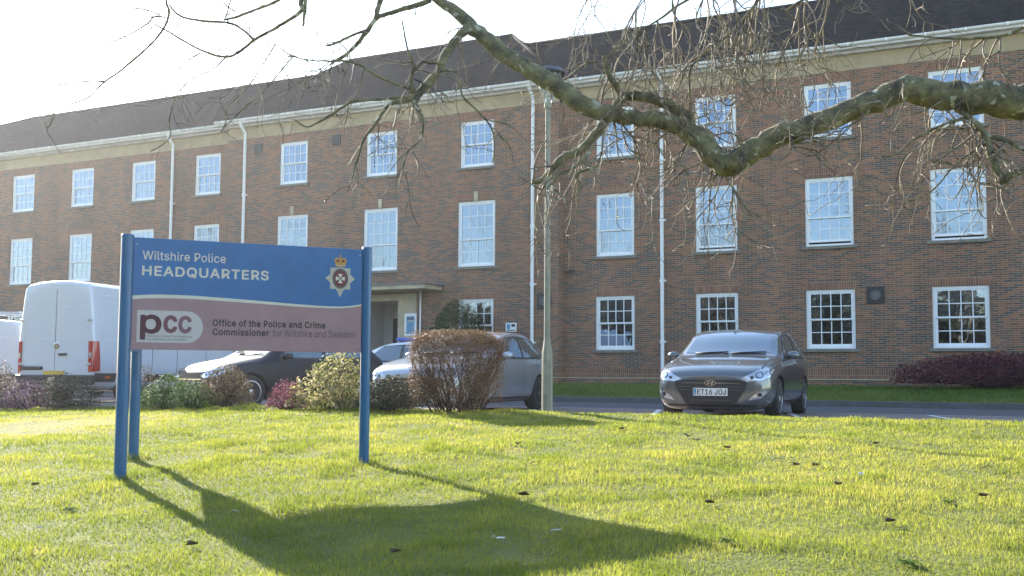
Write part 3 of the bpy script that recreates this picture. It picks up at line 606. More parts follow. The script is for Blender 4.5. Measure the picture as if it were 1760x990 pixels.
# ------------------------------------------------------------------ lettering
GLYPH = {"&":[[197,-7,150,-2,110,12,78,34,54,62,39,96,34,133,37,163,47,189,85,235,140,279,216,335,237,352,255,375,262,405,258,427,245,445,226,457,201,461,168,453,145,431,137,399,145,363,169,327,204,284,438,0,364,0,171,231,121,293,87,344,78,370,75,398,79,430,91,458,109,481,134,499,165,510,200,513,235,510,266,499,290,482,308,459,320,433,324,404,315,362,291,325,256,293,154,217,110,174,100,154,97,131,100,108,109,87,124,70,143,57,166,49,193,46,223,50,251,59,301,95,321,121,336,151,346,186,349,224,408,224,405,180,397,144,371,92,345,62,333,47,305,23,271,7,234,-3]],"1":[[76,0,76,55,391,55,391,0],[276,509,276,0,212,0,212,448,209,448,86,358,86,427,198,509]],"6":[[226,-7,182,-1,142,15,109,40,84,74,69,115,64,162,68,199,80,239,137,340,252,509,322,509,151,261,145,261,165,288,196,307,235,314,278,309,316,295,346,271,370,240,384,201,389,157,384,112,368,73,343,39,310,14,271,-2],[226,48,254,52,279,63,299,79,314,101,324,128,327,157,324,187,314,213,299,235,279,251,254,262,226,265,198,262,174,252,153,235,138,214,128,188,125,158,128,128,138,102,153,79,174,63,198,52]],"A":[[16,0,201,509,276,509,463,0,395,0,287,302,264,372,232,478,245,478,213,371,191,302,85,0],[110,142,110,199,370,199,370,142]],"B":[[60,0,60,509,241,509,289,504,329,491,359,469,381,442,394,410,398,374,395,344,387,320,356,286,315,267,315,262,339,257,363,245,385,227,402,203,414,173,418,136,413,100,400,67,377,39,344,18,301,4,247,0],[125,57,245,57,296,63,330,80,349,105,355,137,352,161,342,184,327,203,306,218,279,228,248,231,125,231],[125,285,238,285,288,296,308,309,323,326,333,348,336,372,330,403,313,429,283,446,240,452,125,452]],"C":[[267,-7,205,1,150,25,104,63,70,115,48,179,40,254,48,329,70,393,104,445,150,484,205,508,267,516,340,504,373,490,402,471,427,447,448,418,463,385,473,348,408,348,389,395,357,428,315,449,267,456,223,450,184,432,150,403,125,364,109,314,103,254,109,194,125,145,151,105,184,76,223,59,267,53,315,60,357,81,389,114,408,160,473,160,463,124,448,91,428,62,402,38,373,19,341,5,305,-4]],"D":[[219,0,96,0,96,57,215,57,272,63,318,81,354,110,379,149,394,198,399,255,394,312,379,361,354,399,320,428,275,446,221,452,93,452,93,509,225,509,294,501,353,478,399,441,433,391,455,329,462,255,455,181,433,119,398,68,351,31,291,8],[125,509,125,0,60,0,60,509]],"E":[[60,0,60,509,372,509,372,452,125,452,125,286,355,286,355,229,125,229,125,57,375,57,375,0]],"G":[[269,-7,205,1,149,25,104,64,69,116,47,179,40,254,47,329,69,393,103,445,149,484,203,508,265,516,304,513,340,504,374,489,403,469,429,445,449,416,465,384,474,349,408,349,387,393,356,427,315,448,265,456,222,450,183,432,150,404,125,364,109,314,103,254,109,194,125,145,151,105,184,76,224,59,269,53,309,57,345,71,374,93,396,123,410,160,415,202,434,199,283,199,283,256,478,256,478,200,471,141,451,91,419,50,377,19,326,0]],"H":[[60,0,60,509,125,509,125,289,392,289,392,509,457,509,457,0,392,0,392,232,125,232,125,0]],"J":[[185,-7,124,3,75,33,44,81,33,145,33,173,98,173,98,145,104,104,122,74,149,56,185,50,220,56,248,74,266,104,272,145,272,509,336,509,336,145,326,81,294,33,246,3]],"O":[[267,-7,205,1,150,25,105,63,70,115,48,179,40,254,48,329,70,393,105,445,150,484,205,508,267,516,329,508,384,484,429,445,464,393,486,329,493,254,486,179,464,115,429,63,384,25,329,1],[267,53,310,59,349,76,383,105,408,144,425,194,430,254,425,314,408,365,383,404,349,433,310,450,267,456,223,450,184,433,151,404,125,364,109,314,103,254,109,194,125,144,151,105,184,76,223,59]],"P":[[60,0,60,509,235,509,289,503,332,487,366,462,390,430,404,391,409,348,404,304,390,265,366,233,332,207,289,191,235,186,109,186,109,242,233,242,269,246,297,256,318,272,333,294,342,319,344,348,342,376,333,402,318,423,297,439,268,449,232,452,125,452,125,0]],"Q":[[245,159,313,159,369,85,384,65,468,-48,401,-48,346,27,331,46],[267,-7,205,1,150,25,105,63,70,115,48,179,40,254,48,329,70,393,105,445,150,484,205,508,267,516,329,508,384,484,429,445,464,393,486,329,493,254,486,179,464,115,429,63,384,25,329,1],[267,53,310,59,349,76,383,105,408,144,425,194,430,254,425,314,408,365,383,404,349,433,310,450,267,456,223,450,184,433,151,404,125,364,109,314,103,254,109,194,125,144,151,105,184,76,223,59]],"R":[[60,0,60,509,236,509,290,504,333,489,367,465,390,433,405,395,409,352,405,309,390,271,367,240,333,217,289,203,236,198,96,198,96,255,234,255,269,258,298,267,319,281,334,300,342,324,345,352,342,380,334,405,319,425,298,440,269,449,233,452,125,452,125,0],[353,0,230,229,303,229,428,0]],"S":[[224,-9,172,-4,128,9,91,31,64,60,46,96,38,137,104,137,110,110,123,88,142,71,166,59,224,49,257,52,286,60,311,74,329,92,341,114,346,139,342,161,332,179,296,205,245,222,184,239,128,260,86,289,60,326,52,372,58,413,75,448,102,476,138,498,180,511,227,516,275,511,316,498,351,476,377,449,394,415,401,378,337,378,326,412,302,437,267,453,225,459,194,456,167,448,145,435,129,418,118,398,115,376,119,352,131,334,169,308,212,293,264,279,312,264,359,238,395,198,405,171,408,139,403,99,386,64,360,34,323,11,278,-4]],"T":[[32,452,32,509,417,509,417,452,257,452,257,0,193,0,193,452]],"U":[[259,-8,203,-2,154,15,114,43,85,80,66,124,60,173,60,509,124,509,124,178,128,144,141,113,160,87,187,68,220,56,259,52,298,56,331,68,357,87,377,113,389,144,393,178,393,509,457,509,457,173,451,124,433,80,403,43,363,15,315,-2]],"W":[[155,0,16,509,82,509,163,196,175,145,187,94,197,40,189,40,200,94,211,145,224,196,306,509,380,509,462,196,474,145,486,94,497,40,488,40,499,94,510,145,523,196,603,509,670,509,530,0,455,0,368,323,351,391,336,475,350,475,335,395,318,323,230,0]],"a":[[160,-9,126,-5,94,5,68,22,48,45,35,73,30,108,34,138,43,161,58,179,78,193,125,211,178,220,234,227,265,235,273,243,276,255,267,297,240,322,196,331,149,322,118,301,100,274,41,291,57,322,79,346,104,364,133,375,194,384,239,379,286,360,306,343,322,320,333,290,337,251,337,0,277,0,277,52,272,52,252,25,215,1],[170,45,202,49,228,59,248,74,263,93,272,115,276,138,276,190,259,182,231,176,200,171,175,168,134,159,103,139,95,124,92,105,102,72,130,52]],"c":[[207,-8,159,-2,117,16,82,46,56,85,40,133,34,187,40,243,56,291,82,330,117,360,159,378,207,384,260,377,305,356,340,322,362,277,303,262,290,289,270,311,242,325,207,330,173,325,145,310,124,287,108,258,99,224,96,187,99,151,108,117,124,89,145,66,173,51,207,46,243,52,271,66,292,89,304,117,363,102,341,56,306,21,261,-1]],"d":[[195,-8,151,-2,111,16,79,45,55,84,39,133,34,189,39,245,55,293,79,332,112,361,151,378,196,384,228,381,253,373,287,346,306,319,311,319,311,509,372,509,372,0,313,0,313,59,307,59,287,31,252,4,227,-5],[205,47,236,51,263,65,284,86,299,115,309,150,312,189,309,229,300,263,284,291,263,312,237,325,205,330,172,325,145,311,124,290,108,261,99,227,96,189,99,151,109,117,124,88,145,66,172,51]],"e":[[212,-8,161,-2,117,16,82,46,56,85,40,132,34,187,39,242,55,290,81,329,115,359,157,378,205,384,266,374,294,361,319,341,341,315,357,282,368,242,371,194,371,169,75,169,75,221,338,221,310,202,307,237,298,269,283,294,263,314,237,326,205,330,173,326,146,313,125,294,109,270,99,241,96,211,96,178,100,139,110,106,128,80,151,61,179,50,212,46,254,53,285,73,306,105,365,91,353,63,335,39,311,19,283,4,249,-5]],"f":[[228,379,228,327,6,327,6,379],[81,0,81,432,84,461,96,486,113,505,135,519,187,530,222,527,243,521,227,468,215,472,195,474,171,470,154,460,145,443,142,419,142,0]],"h":[[114,227,114,0,53,0,53,509,114,509,114,287,102,287,124,332,152,362,187,379,227,384,264,380,295,369,321,349,341,321,353,285,357,240,357,0,296,0,296,235,290,275,273,304,246,323,210,329,184,326,161,317,141,303,126,283,117,257]],"i":[[53,0,53,379,114,379,114,0],[84,443,67,446,54,455,44,468,41,483,44,499,54,512,67,521,84,524,100,521,114,512,123,499,126,483,123,468,114,455,100,446]],"l":[[139,-2,101,3,74,20,58,47,53,84,53,509,114,509,114,99,120,62,130,54,146,52,160,53,170,54,181,3,162,-1]],"m":[[53,0,53,379,112,379,112,295,108,295,118,323,132,346,172,376,219,386,257,380,287,361,309,331,321,295,312,295,322,321,337,343,381,375,437,386,468,383,497,372,522,354,541,328,553,296,557,255,557,0,496,0,496,254,490,289,473,313,447,326,419,330,395,328,374,320,345,290,335,247,335,0,274,0,274,260,269,288,253,311,229,326,199,330,158,320,140,307,126,289,117,266,114,238,114,0]],"n":[[114,227,114,0,53,0,53,379,112,379,112,287,102,287,124,332,152,362,187,379,227,384,264,380,295,369,321,349,341,321,353,285,357,240,357,0,296,0,296,235,290,275,273,304,246,323,210,329,184,326,161,317,141,303,126,283,117,257]],"o":[[207,-8,159,-2,117,16,82,46,56,85,40,133,34,187,40,243,56,291,82,330,117,360,159,378,207,384,256,378,299,360,333,330,359,291,376,243,381,187,376,133,359,85,333,46,299,16,256,-2],[207,46,242,51,270,66,292,89,307,117,316,151,319,187,316,224,307,258,292,287,270,310,242,325,207,330,173,325,145,310,124,287,108,258,99,224,96,187,99,151,108,117,124,89,145,66,173,51]],"p":[[53,-143,53,379,112,379,112,319,118,319,137,346,171,373,197,381,229,384,274,378,313,361,345,332,370,293,385,245,390,189,385,133,370,84,346,45,313,16,274,-2,229,-8,198,-5,173,4,138,31,118,59,114,59,114,-143],[220,47,253,51,279,66,301,88,316,117,325,151,328,189,325,227,316,261,301,290,280,311,253,325,220,330,188,325,161,312,140,291,125,263,116,229,113,189,116,150,125,115,140,86,162,65,188,51]],"r":[[53,0,53,379,112,379,112,321,115,321,130,347,152,367,181,380,213,385,229,384,243,384,243,322,230,324,207,326,182,323,159,315,140,301,126,284,117,262,114,237,114,0]],"s":[[182,-8,145,-5,112,3,84,18,62,38,45,63,36,94,94,107,105,79,124,60,150,49,181,45,217,50,244,62,262,81,268,103,265,121,254,136,237,147,212,155,149,170,104,186,72,208,53,237,47,274,51,305,65,332,87,354,115,370,149,381,187,384,223,381,254,372,279,358,299,339,324,290,268,277,258,298,243,316,219,328,187,333,156,329,131,317,114,299,109,277,112,258,124,243,172,223,229,209,275,194,306,171,325,142,331,107,326,75,312,47,290,24,260,6,223,-5]],"t":[[204,379,204,327,6,327,6,379],[65,471,126,471,126,98,128,76,136,61,150,53,170,50,185,51,202,54,213,2,192,-3,168,-4,125,2,92,21,72,52,65,93]],"w":[[138,0,23,379,87,379,133,214,154,137,175,41,165,41,186,135,206,214,252,379,316,379,362,214,382,136,402,41,391,41,413,135,434,214,480,379,545,379,429,0,368,0,319,172,305,225,291,280,277,338,291,338,277,280,263,225,248,172,199,0]]}
ADV = {"&":448,"1":453,"6":453,"A":480,"B":456,"C":510,"D":502,"E":419,"G":520,"H":517,"J":396,"O":533,"P":445,"Q":533,"R":449,"S":447,"T":449,"U":517,"W":686,"a":389,"c":396,"d":424,"e":404,"f":254,"h":410,"i":167,"l":189,"m":610,"n":410,"o":415,"p":424,"r":259,"s":365,"t":227,"w":567," ":188}
def text_mesh(body, bold=0.0):
    """outlines of the letters, holes cut out, as one flat mesh"""
    V_, F_, x = [], [], 0
    for ch in body:
        loops = [[Vector((sp[2*k]/1000, sp[2*k+1]/1000, 0)) for k in range(len(sp)//2)] for sp in GLYPH.get(ch, ())]
        if loops:
            def inside(p, l): return sum((a.y > p.y) != (b.y > p.y) and p.x < (b.x-a.x)*(p.y-a.y)/(b.y-a.y)+a.x for a, b in zip(l, l[1:]+l[:1])) % 2
            outer = [l for l in loops if not any(inside(l[0], o) for o in loops if o is not l)]
            for o in outer:
                grp = [o]+[l for l in loops if l is not o and inside(l[0], o)]; flat = [p for l in grp for p in l]; n0 = len(V_)
                V_ += [(p.x+x, p.y, 0) for p in flat]; F_ += [tuple(n0+q for q in t) for t in tessellate_polygon(grp)]
        x += ADV[ch]/1000+bold*1.1
    me = bpy.data.meshes.new('lettering'); me.from_pydata(V_, [], F_); return me
def lettering(name, body, m, parent, x0, x1, zbase, cap, y, weight=0.0, cap_ref='H'):
    """flat letters in the parent's local XZ plane (facing -Y): from x0 to x1, baseline zbase, capital height cap"""
    x0 += weight*cap; x1 -= weight*cap; zbase += weight*cap; cap *= 1-2*weight
    me = text_mesh(body, weight*.9); n = len(me.vertices); co = np.empty(n*3, np.float32); me.vertices.foreach_get('co', co); co = co.reshape(-1, 3)
    ref = text_mesh(cap_ref); rc = np.empty(len(ref.vertices)*3, np.float32); ref.vertices.foreach_get('co', rc); rc = rc.reshape(-1, 3)
    h = rc[:, 1].max()-max(rc[:, 1].min(), -9); zb = rc[:, 1].min(); bpy.data.meshes.remove(ref)
    sx = (x1-x0)/(co[:, 0].max()-co[:, 0].min())
    out = np.stack([x0+(co[:, 0]-co[:, 0].min())*sx, np.full(n, y), zbase+(co[:, 1]-zb)*cap/h], -1)
    me.vertices.foreach_set('co', out.astype(np.float32).ravel()); me.materials.clear(); me.update()
    bm = bmesh.new(); bm.from_mesh(me); bm.normal_update()
    for f in bm.faces:
        if f.normal.y > 0: f.normal_flip()
    if weight:                              # heavier strokes: sheets a hair apart, each shifted a little
        base = bm.faces[:]
        for k in range(8):
            d = bmesh.ops.duplicate(bm, geom=base); a_ = k*PI/4
            for v in [e for e in d['geom'] if isinstance(e, bmesh.types.BMVert)]: v.co += Vector((math.cos(a_)*weight*cap, -.00009*(k+1), math.sin(a_)*weight*cap))
    bm.to_mesh(me); bm.free(); me.materials.append(m); me.name = name
    o = bpy.data.objects.new(name, me); COL.objects.link(o); o.parent = parent
    return o

# ------------------------------------------------------------------ the headquarters sign (two boards meeting at a corner, three posts)
PA, PB, PC = Vector((-3.275, 9.5, 0)), Vector((-1.352, 10.4, 0)), Vector((-3.67, 11.0, 0))
sg = thing('headquarters_sign', 'large blue and mauve headquarters sign on three blue posts on the lawn', 'sign', (PA.x, PA.y, lz(PA.x, PA.y)))
def post(p, top, r):
    mb = MB(); z0 = lz(p.x, p.y); o = sg.location
    q = Vector((p.x-o.x, p.y-o.y, 0)); zb, zt = z0-.15-o.z, top-o.z
    mb.lathe([(r, zb), (r, zt-.012), (r*1.05, zt-.010), (r*1.05, zt), (r*.9, zt+.008), (.005, zt+.012)], 20, M=Matrix.Translation(q))
    return mb.build('post', M['bluepost'], sg, angle=35)
ZTOP = EYE+1.165
post(PA, ZTOP, .052); post(PB, ZTOP, .047); post(PC, ZTOP-.02, .05)
dirp = (PB-PA); Lp = dirp.length; dirp.normalize(); ang = math.atan2(dirp.y, dirp.x)
pz0, pz1 = EYE+.195, EYE+1.150; pw = Lp-.10; ph = pz1-pz0
# front board (local x right, y away from the viewer, z up; origin lower left corner)
bd = bpy.data.objects.new('sign_board', bpy.data.meshes.new('sign_board')); COL.objects.link(bd)
mb = MB(); mb.box(0, pw, -.018, .018, 0, ph); tmp = mb.build('sign_board', M['mauve'], None, bevel=.003); bd.data = tmp.data; bpy.data.objects.remove(tmp)
bd.parent = sg; bd.location = Vector((PA.x, PA.y, pz0))+dirp*.05-sg.location; bd.rotation_euler = (0, 0, ang)
def U(s): return s*pw
def T(t): return (1-t)*ph
ss = np.linspace(0, 1, 60)
wu = np.interp(ss, [0, .07, .14, .25, .487, .72, .876, .95, 1], [.523, .508, .505, .506, .528, .556, .566, .556, .534])
wd = np.interp(ss, [0, .07, .14, .25, .487, .72, .876, .95, 1], [.556, .540, .537, .536, .556, .578, .583, .571, .548])
def smooth(a):
    for _ in range(6): a = np.r_[a[0], (a[:-2]+2*a[1:-1]+a[2:])/4, a[-1]]
    return a
wu, wd = smooth(wu), smooth(wd)
mb = MB(); mb.prism([(U(0)+.002, -.0195, T(0)-.002)]+[(U(0)+.002 if i == 0 else U(1)-.002 if i == 59 else U(ss[i]), -.0195, T(wu[i])) for i in range(60)]+[(U(1)-.002, -.0195, T(0)-.002)], (0, .0014, 0)); mb.build('blue_field', M['blue'], bd)
mb = MB()
for i in range(59): mb.prism([(U(ss[i]), -.0200, T(wu[i])), (U(ss[i+1]), -.0200, T(wu[i+1])), (U(ss[i+1]), -.0200, T(wd[i+1])), (U(ss[i]), -.0200, T(wd[i]))], (0, .0018, 0), caps=True)
mb.build('white_stripe', M['signwhite'], bd)
YT = -.0202
lettering('lettering', 'Wiltshire Police', M['signwhite'], bd, U(.036), U(.383), T(.196), .079*ph, YT, .012)
lettering('lettering', 'HEADQUARTERS', M['signwhite'], bd, U(.036), U(.572), T(.340), .090*ph, YT, .045)
lettering('lettering', 'Office of the Police and Crime', M['ink'], bd, U(.334), U(.832), T(.778), .062*ph, YT, .042)
lettering('lettering', 'Commissioner', M['ink'], bd, U(.334), U(.578), T(.861), .062*ph, YT, .042)
lettering('lettering', 'for Wiltshire and Swindon', M['ink2'], bd, U(.594), U(.972), T(.861), .062*ph, YT, .0)
# pcc badge
mb = MB(); x0, x1, z0, z1 = U(.022), U(.293), T(.937), T(.650); rr_ = (z1-z0)/2
pts = [(x0, YT, z0)]+[(x1-rr_+rr_*math.sin(t), YT, (z0+z1)/2-rr_*math.cos(t)) for t in np.linspace(0, PI, 24)]+[(x0, YT, z1)]
mb.prism(pts, (0, .0018, 0)); bg = mb.build('badge', M['logo_white'], bd)
YB = YT-.0016
lettering('lettering', 'p', M['maroon'], bg, U(.034), U(.122), T(.915), .228*ph, YB, .045, 'p')
lettering('lettering', 'c', M['maroon2'], bg, U(.128), U(.187), T(.852), .164*ph, YB, .06, 'c')
lettering('lettering', 'c', M['maroon3'], bg, U(.189), U(.247), T(.852), .164*ph, YB, .06, 'c')
lettering('lettering', 'Police & Crime Commissioner', M['ink2'], bg, U(.065), U(.250), T(.888), .018*ph, YB, .0)
lettering('lettering', 'for Wiltshire and Swindon', M['ink2'], bg, U(.065), U(.225), T(.917), .018*ph, YB, .0)
# crest
cx, cz = U(.897), T(.293); R1, R2 = .150*ph, .112*ph
pts = []
for i in range(16):
    a_ = PI/2+i*PI/8; r_ = (R1 if i % 4 == 0 else .145*ph) if i % 2 == 0 else R2*.98
    if i == 8: r_ = R1*1.20
    if i == 0: r_ = R2*1.0
    pts.append((cx+r_*math.cos(a_)*.97, YT, cz+r_*math.sin(a_)))
mb = MB(); mb.prism(pts, (0, .0018, 0)); ck = mb.build('crest', M['silverink'], bd)
def disc(name, m, rx, rz, y, par, x=cx, z=cz, n=32):
    mb = MB(); mb.prism([(x+rx*math.cos(t), y, z+rz*math.sin(t)) for t in np.linspace(0, 2*PI, n, endpoint=False)], (0, .0008, 0)); return mb.build(name, m, par)
disc('oval', M['crestdark'], .078*ph, .098*ph, YT-.0008, ck); disc('oval', M['crestred'], .060*ph, .078*ph, YT-.0016, ck)
mb = MB()
for k in range(24):
    if k % 12 in (0, 11): continue
    t = k*2*PI/24; x, z = cx+.069*ph*math.cos(t), cz+.088*ph*math.sin(t); mb.box(x-.0016, x+.0016, YT-.0014, YT-.0008, z-.0022, z+.0022)
mb.build('oval_beads', M['silverink'], ck)
mb = MB()
for k in range(4):
    t = k*PI/2; c_, s_ = math.cos(t), math.sin(t); f_ = lambda a, b: (cx+(a*c_-b*s_), YT-.0024, cz+(a*s_+b*c_))
    mb.prism([f_(.006, -.004), f_(.041, -.022), f_(.044, 0), f_(.041, .022), f_(.006, .004)], (0, .0008, 0))
mb.build('cross', M['signwhite'], ck); disc('cross_boss', M['crestdark'], .009, .009, YT-.0030, ck)
zc = cz+R2+.003; q = .056*ph
mb = MB()
mb.prism([(cx-q*.85, YT-.0008, zc), (cx+q*.85, YT-.0008, zc), (cx+q*.9, YT-.0008, zc+q*.45), (cx+q*1.1, YT-.0008, zc+q*1.1), (cx+q*.85, YT-.0008, zc+q*1.5), (cx+q*.4, YT-.0008, zc+q*1.55), (cx, YT-.0008, zc+q*1.3),
          (cx-q*.4, YT-.0008, zc+q*1.55), (cx-q*.85, YT-.0008, zc+q*1.5), (cx-q*1.1, YT-.0008, zc+q*1.1), (cx-q*.9, YT-.0008, zc+q*.45)], (0, .0016, 0))
mb.prism([(cx-.005, YT-.0008, zc+q*1.3), (cx+.005, YT-.0008, zc+q*1.3), (cx+.005, YT-.0008, zc+q*2.1), (cx-.005, YT-.0008, zc+q*2.1)], (0, .0016, 0))
mb.prism([(cx-.011, YT-.001, zc+q*1.75), (cx+.011, YT-.001, zc+q*1.75), (cx+.011, YT-.001, zc+q*1.9), (cx-.011, YT-.001, zc+q*1.9)], (0, .001, 0))
cr = mb.build('crown', M['gold'], ck)
mb = MB()
for s_ in (-1, 1): mb.prism([(cx+s_*q*.18, YT-.0016, zc+q*.75), (cx+s_*q*.75, YT-.0016, zc+q*.8), (cx+s_*q*.65, YT-.0016, zc+q*1.2), (cx+s_*q*.28, YT-.0016, zc+q*1.15)], (0, .0006, 0))
mb.build('crown_cap', M['crestred'], cr)
mb = MB()
for k in range(5): t = cx+(k-2)*q*.36; mb.box(t-.004, t+.004, YT-.0017, YT-.0009, zc+q*.12, zc+q*.36)
for s_ in (-1, 1):
    for k in range(4): mb.box(cx+s_*q*(.35+.2*k)-.0025, cx+s_*q*(.35+.2*k)+.0025, YT-.0018, YT-.001, zc+q*(1.42-.08*k), zc+q*(1.50-.08*k))
mb.build('crown_jewels', M['silverink'], cr)
for x_, z_ in ((.012, .94), (.012, .06), (.988, .94), (.988, .06)):
    mb = MB(); mb.lathe([(.006, 0), (.006, .003), (.001, .004)], 10, M=Matrix.Translation((U(x_), -.0195, z_*ph)) @ Matrix.Rotation(PI/2, 4, 'X')); mb.build('screw', M['alu'], bd, smooth=True)
# second board, set back at an angle between the two left posts
d2 = (PC-PA); L2 = d2.length; d2.normalize(); a2_ = math.atan2(d2.y, d2.x)
mb = MB(); mb.box(.05, L2-.05, -.018, .018, pz0, pz1)
b2 = mb.build('sign_board', M['blue'], sg, bevel=.003); b2.location = Vector((PA.x, PA.y, 0))-sg.location; b2.rotation_euler = (0, 0, a2_)

# ------------------------------------------------------------------ lamp post
lp = at(940, 705, 15.95); LZ = lz(lp.x, lp.y)
lt = thing('street_lamp', 'tall pale lamp post with round top lantern at the lawn edge', 'street lamp', (lp.x, lp.y, LZ))
mb = MB(); mb.lathe([(.080, -.05), (.077, .80), (.075, .86), (.066, .90), (.044, 1.06)], 8); mb.box(-.045, .045, -.084, -.078, .25, .70); mb.build('base_column', M['concrete'], lt, angle=20)
mb = MB(); mb.lathe([(.044, 1.055), (.041, 2.5), (.036, 4.36), (.055, 4.37), (.055, 4.44), (.03, 4.45)], 12); mb.build('pole', M['concrete'], lt, angle=30)
mb = MB(); mb.lathe([(.045, 4.45), (.06, 4.47), (.205, 4.86), (.20, 4.86), (.05, 4.475)], 16, close=False)
lamp_gl, N, L, P = new_mat('lantern_bowl'); P.inputs['Base Color'].default_value = (.85, .87, .85, 1); P.inputs['Roughness'].default_value = .12; P.inputs['Transmission Weight'].default_value = .75
lan = mb.build('lantern', lamp_gl, lt, smooth=True)
mb = MB()
for k in range(4): t = k*PI/2+.5; mb.tube([(.058*math.cos(t), .058*math.sin(t), 4.46), (.21*math.cos(t), .21*math.sin(t), 4.87)], .010, 6)
mb.tube([(0, 0, 4.46), (0, 0, 4.75)], .03, 8); mb.build('lantern_frame', M['alu'], lan)
mb = MB(); mb.lathe([(.20, 4.85), (.265, 4.865), (.265, 4.885), (.20, 4.94), (.08, 4.975), (.005, 4.985)], 20); mb.build('lamp_cap', M['black'], lt, angle=40)

# ------------------------------------------------------------------ vehicles
def eval_mesh(o):
    dg = bpy.context.evaluated_depsgraph_get(); dg.update(); return bpy.data.meshes.new_from_object(o.evaluated_get(dg))
def loft(st, paint_m, arches, ra, parent, name='body', creases=(4, 5, 9, 10), cr=.45, wa=.30):
    """smooth closed body lofted through half sections; st rows: y, wl, wm, wb, wr, zb, zm, zbelt, zr, zt"""
    vs_, fs = [], []
    for (y, wl_, wm, wb, wr, zb, zm, zbe, zr, zt) in st:
        h = [(0, zb), (.75*wl_, zb), (wl_, zb+.07), (wm, zm), (wb, zbe), (wr, zr), (.55*wr, zt-(zt-zr)*.22), (0, zt)]
        ring = h+[(-x, z) for x, z in h[-2:0:-1]]; vs_ += [(x, y, z) for x, z in ring]
    n, k = 14, len(st)
    for i in range(k-1):
        for j in range(n): fs.append((i*n+j, i*n+(j+1) % n, (i+1)*n+(j+1) % n, (i+1)*n+j))
    for base in (0, (k-1)*n):
        q = [base+j for j in range(n)]
        for a in range(6): fs.append((q[a], q[a+1], q[(14-a-1) % 14], q[(14-a) % 14]) if a else (q[0], q[1], q[13]))
        fs.append((q[6], q[7], q[8]))
    me = bpy.data.meshes.new(name); me.from_pydata(vs_, [], fs); me.materials.append(paint_m); me.materials.append(M['dark'])
    bm = bmesh.new(); bm.from_mesh(me); bmesh.ops.recalc_face_normals(bm, faces=bm.faces[:])
    cl = bm.edges.layers.float.get('crease_edge') or bm.edges.layers.float.new('crease_edge')
    for e in bm.edges:
        a, b = e.verts[0].index, e.verts[1].index
        if a % n == b % n and a % n in creases: e[cl] = cr
        if a//n == b//n and a//n in (0, k-1): e[cl] = .35
    bm.to_mesh(me); bm.free()
    o = bpy.data.objects.new(name, me); COL.objects.link(o)
    sm = o.modifiers.new('s', 'SUBSURF'); sm.levels = 2; sm.render_levels = 2
    cut = MB()
    for (y, z) in arches:
        for s_ in (-1, 1):
            T_ = Matrix.Translation((s_*(max(r[2] for r in st)-wa), y, z)) @ Matrix.Rotation(PI/2*s_, 4, 'Y')
            cut.lathe([(ra, 0), (ra, wa+.3)], 40, M=T_)
    if arches:
        co = cut.build('cutter', M['dark']); bo = o.modifiers.new('b', 'BOOLEAN'); bo.operation = 'DIFFERENCE'; bo.object = co; bo.solver = 'EXACT'
    me2 = eval_mesh(o); o.modifiers.clear()
    if arches: bpy.data.objects.remove(co)
    me2.materials.clear(); me2.materials.append(paint_m); me2.materials.append(M['dark'])
    W = max(r[2] for r in st)
    for p in me2.polygons:
        c = p.center; p.material_index = 0
        for (y, z) in arches:
            r_ = math.hypot(c.y-y, c.z-z)
            if r_ < ra+.004 and ((abs(r_-ra) < .004 and abs(p.normal.x) < .2) or abs(abs(c.x)-(W-wa)) < .004): p.material_index = 1
        if c.z < min(r[5] for r in st)+.03: p.material_index = 1
    me2.polygons.foreach_set('use_smooth', [True]*len(me2.polygons)); me2.set_sharp_from_angle(angle=math.radians(38))
    o.data = me2; o.parent = parent
    bm = bmesh.new(); bm.from_mesh(me2); tr = BVHTree.FromBMesh(bm); bm.free()
    return o, tr
AX = {'front': (lambda a, b: Vector((a, -9, b)), Vector((0, 1, 0))), 'rear': (lambda a, b: Vector((a, 9, b)), Vector((0, -1, 0))),
      'left': (lambda a, b: Vector((9, a, b)), Vector((-1, 0, 0))), 'right': (lambda a, b: Vector((-9, a, b)), Vector((1, 0, 0))), 'top': (lambda a, b: Vector((a, b, 9)), Vector((0, 0, -1)))}
def decal(name, tr, axis, poly, m, parent, off=.005, res=.05):
    """a panel cut to an outline and laid onto the curved body, slightly proud of it"""
    org, d = AX[axis]; bm = bmesh.new(); f = bm.faces.new([bm.verts.new((a, b, 0)) for a, b in poly])
    for ax in (0, 1):
        lo, hi = min(p[ax] for p in poly), max(p[ax] for p in poly); n = int((hi-lo)/res)
        for i in range(1, n+1):
            c = [0, 0, 0]; c[ax] = lo+(hi-lo)*i/(n+1); nn = [0, 0, 0]; nn[ax] = 1
            bmesh.ops.bisect_plane(bm, geom=bm.verts[:]+bm.edges[:]+bm.faces[:], plane_co=c, plane_no=nn)
    bmesh.ops.triangulate(bm, faces=[f for f in bm.faces if len(f.verts) > 4])
    bad = []
    for v in bm.verts:
        h = tr.ray_cast(org(v.co.x, v.co.y), d)
        if h[0] is None: bad.append(v)
        else:
            nrm = h[1] if h[1].dot(d) < 0 else -h[1]; v.co = h[0]+(nrm*.7-d*.6).normalized()*off
    bmesh.ops.delete(bm, geom=bad, context='VERTS')
    bm.normal_update()
    for f in bm.faces:
        if f.normal.dot(d) > 0: f.normal_flip()
        f.smooth = True
    me = bpy.data.meshes.new(name); bm.to_mesh(me); bm.free(); me.materials.append(m)
    o = bpy.data.objects.new(name, me); COL.objects.link(o); o.parent = parent; return o
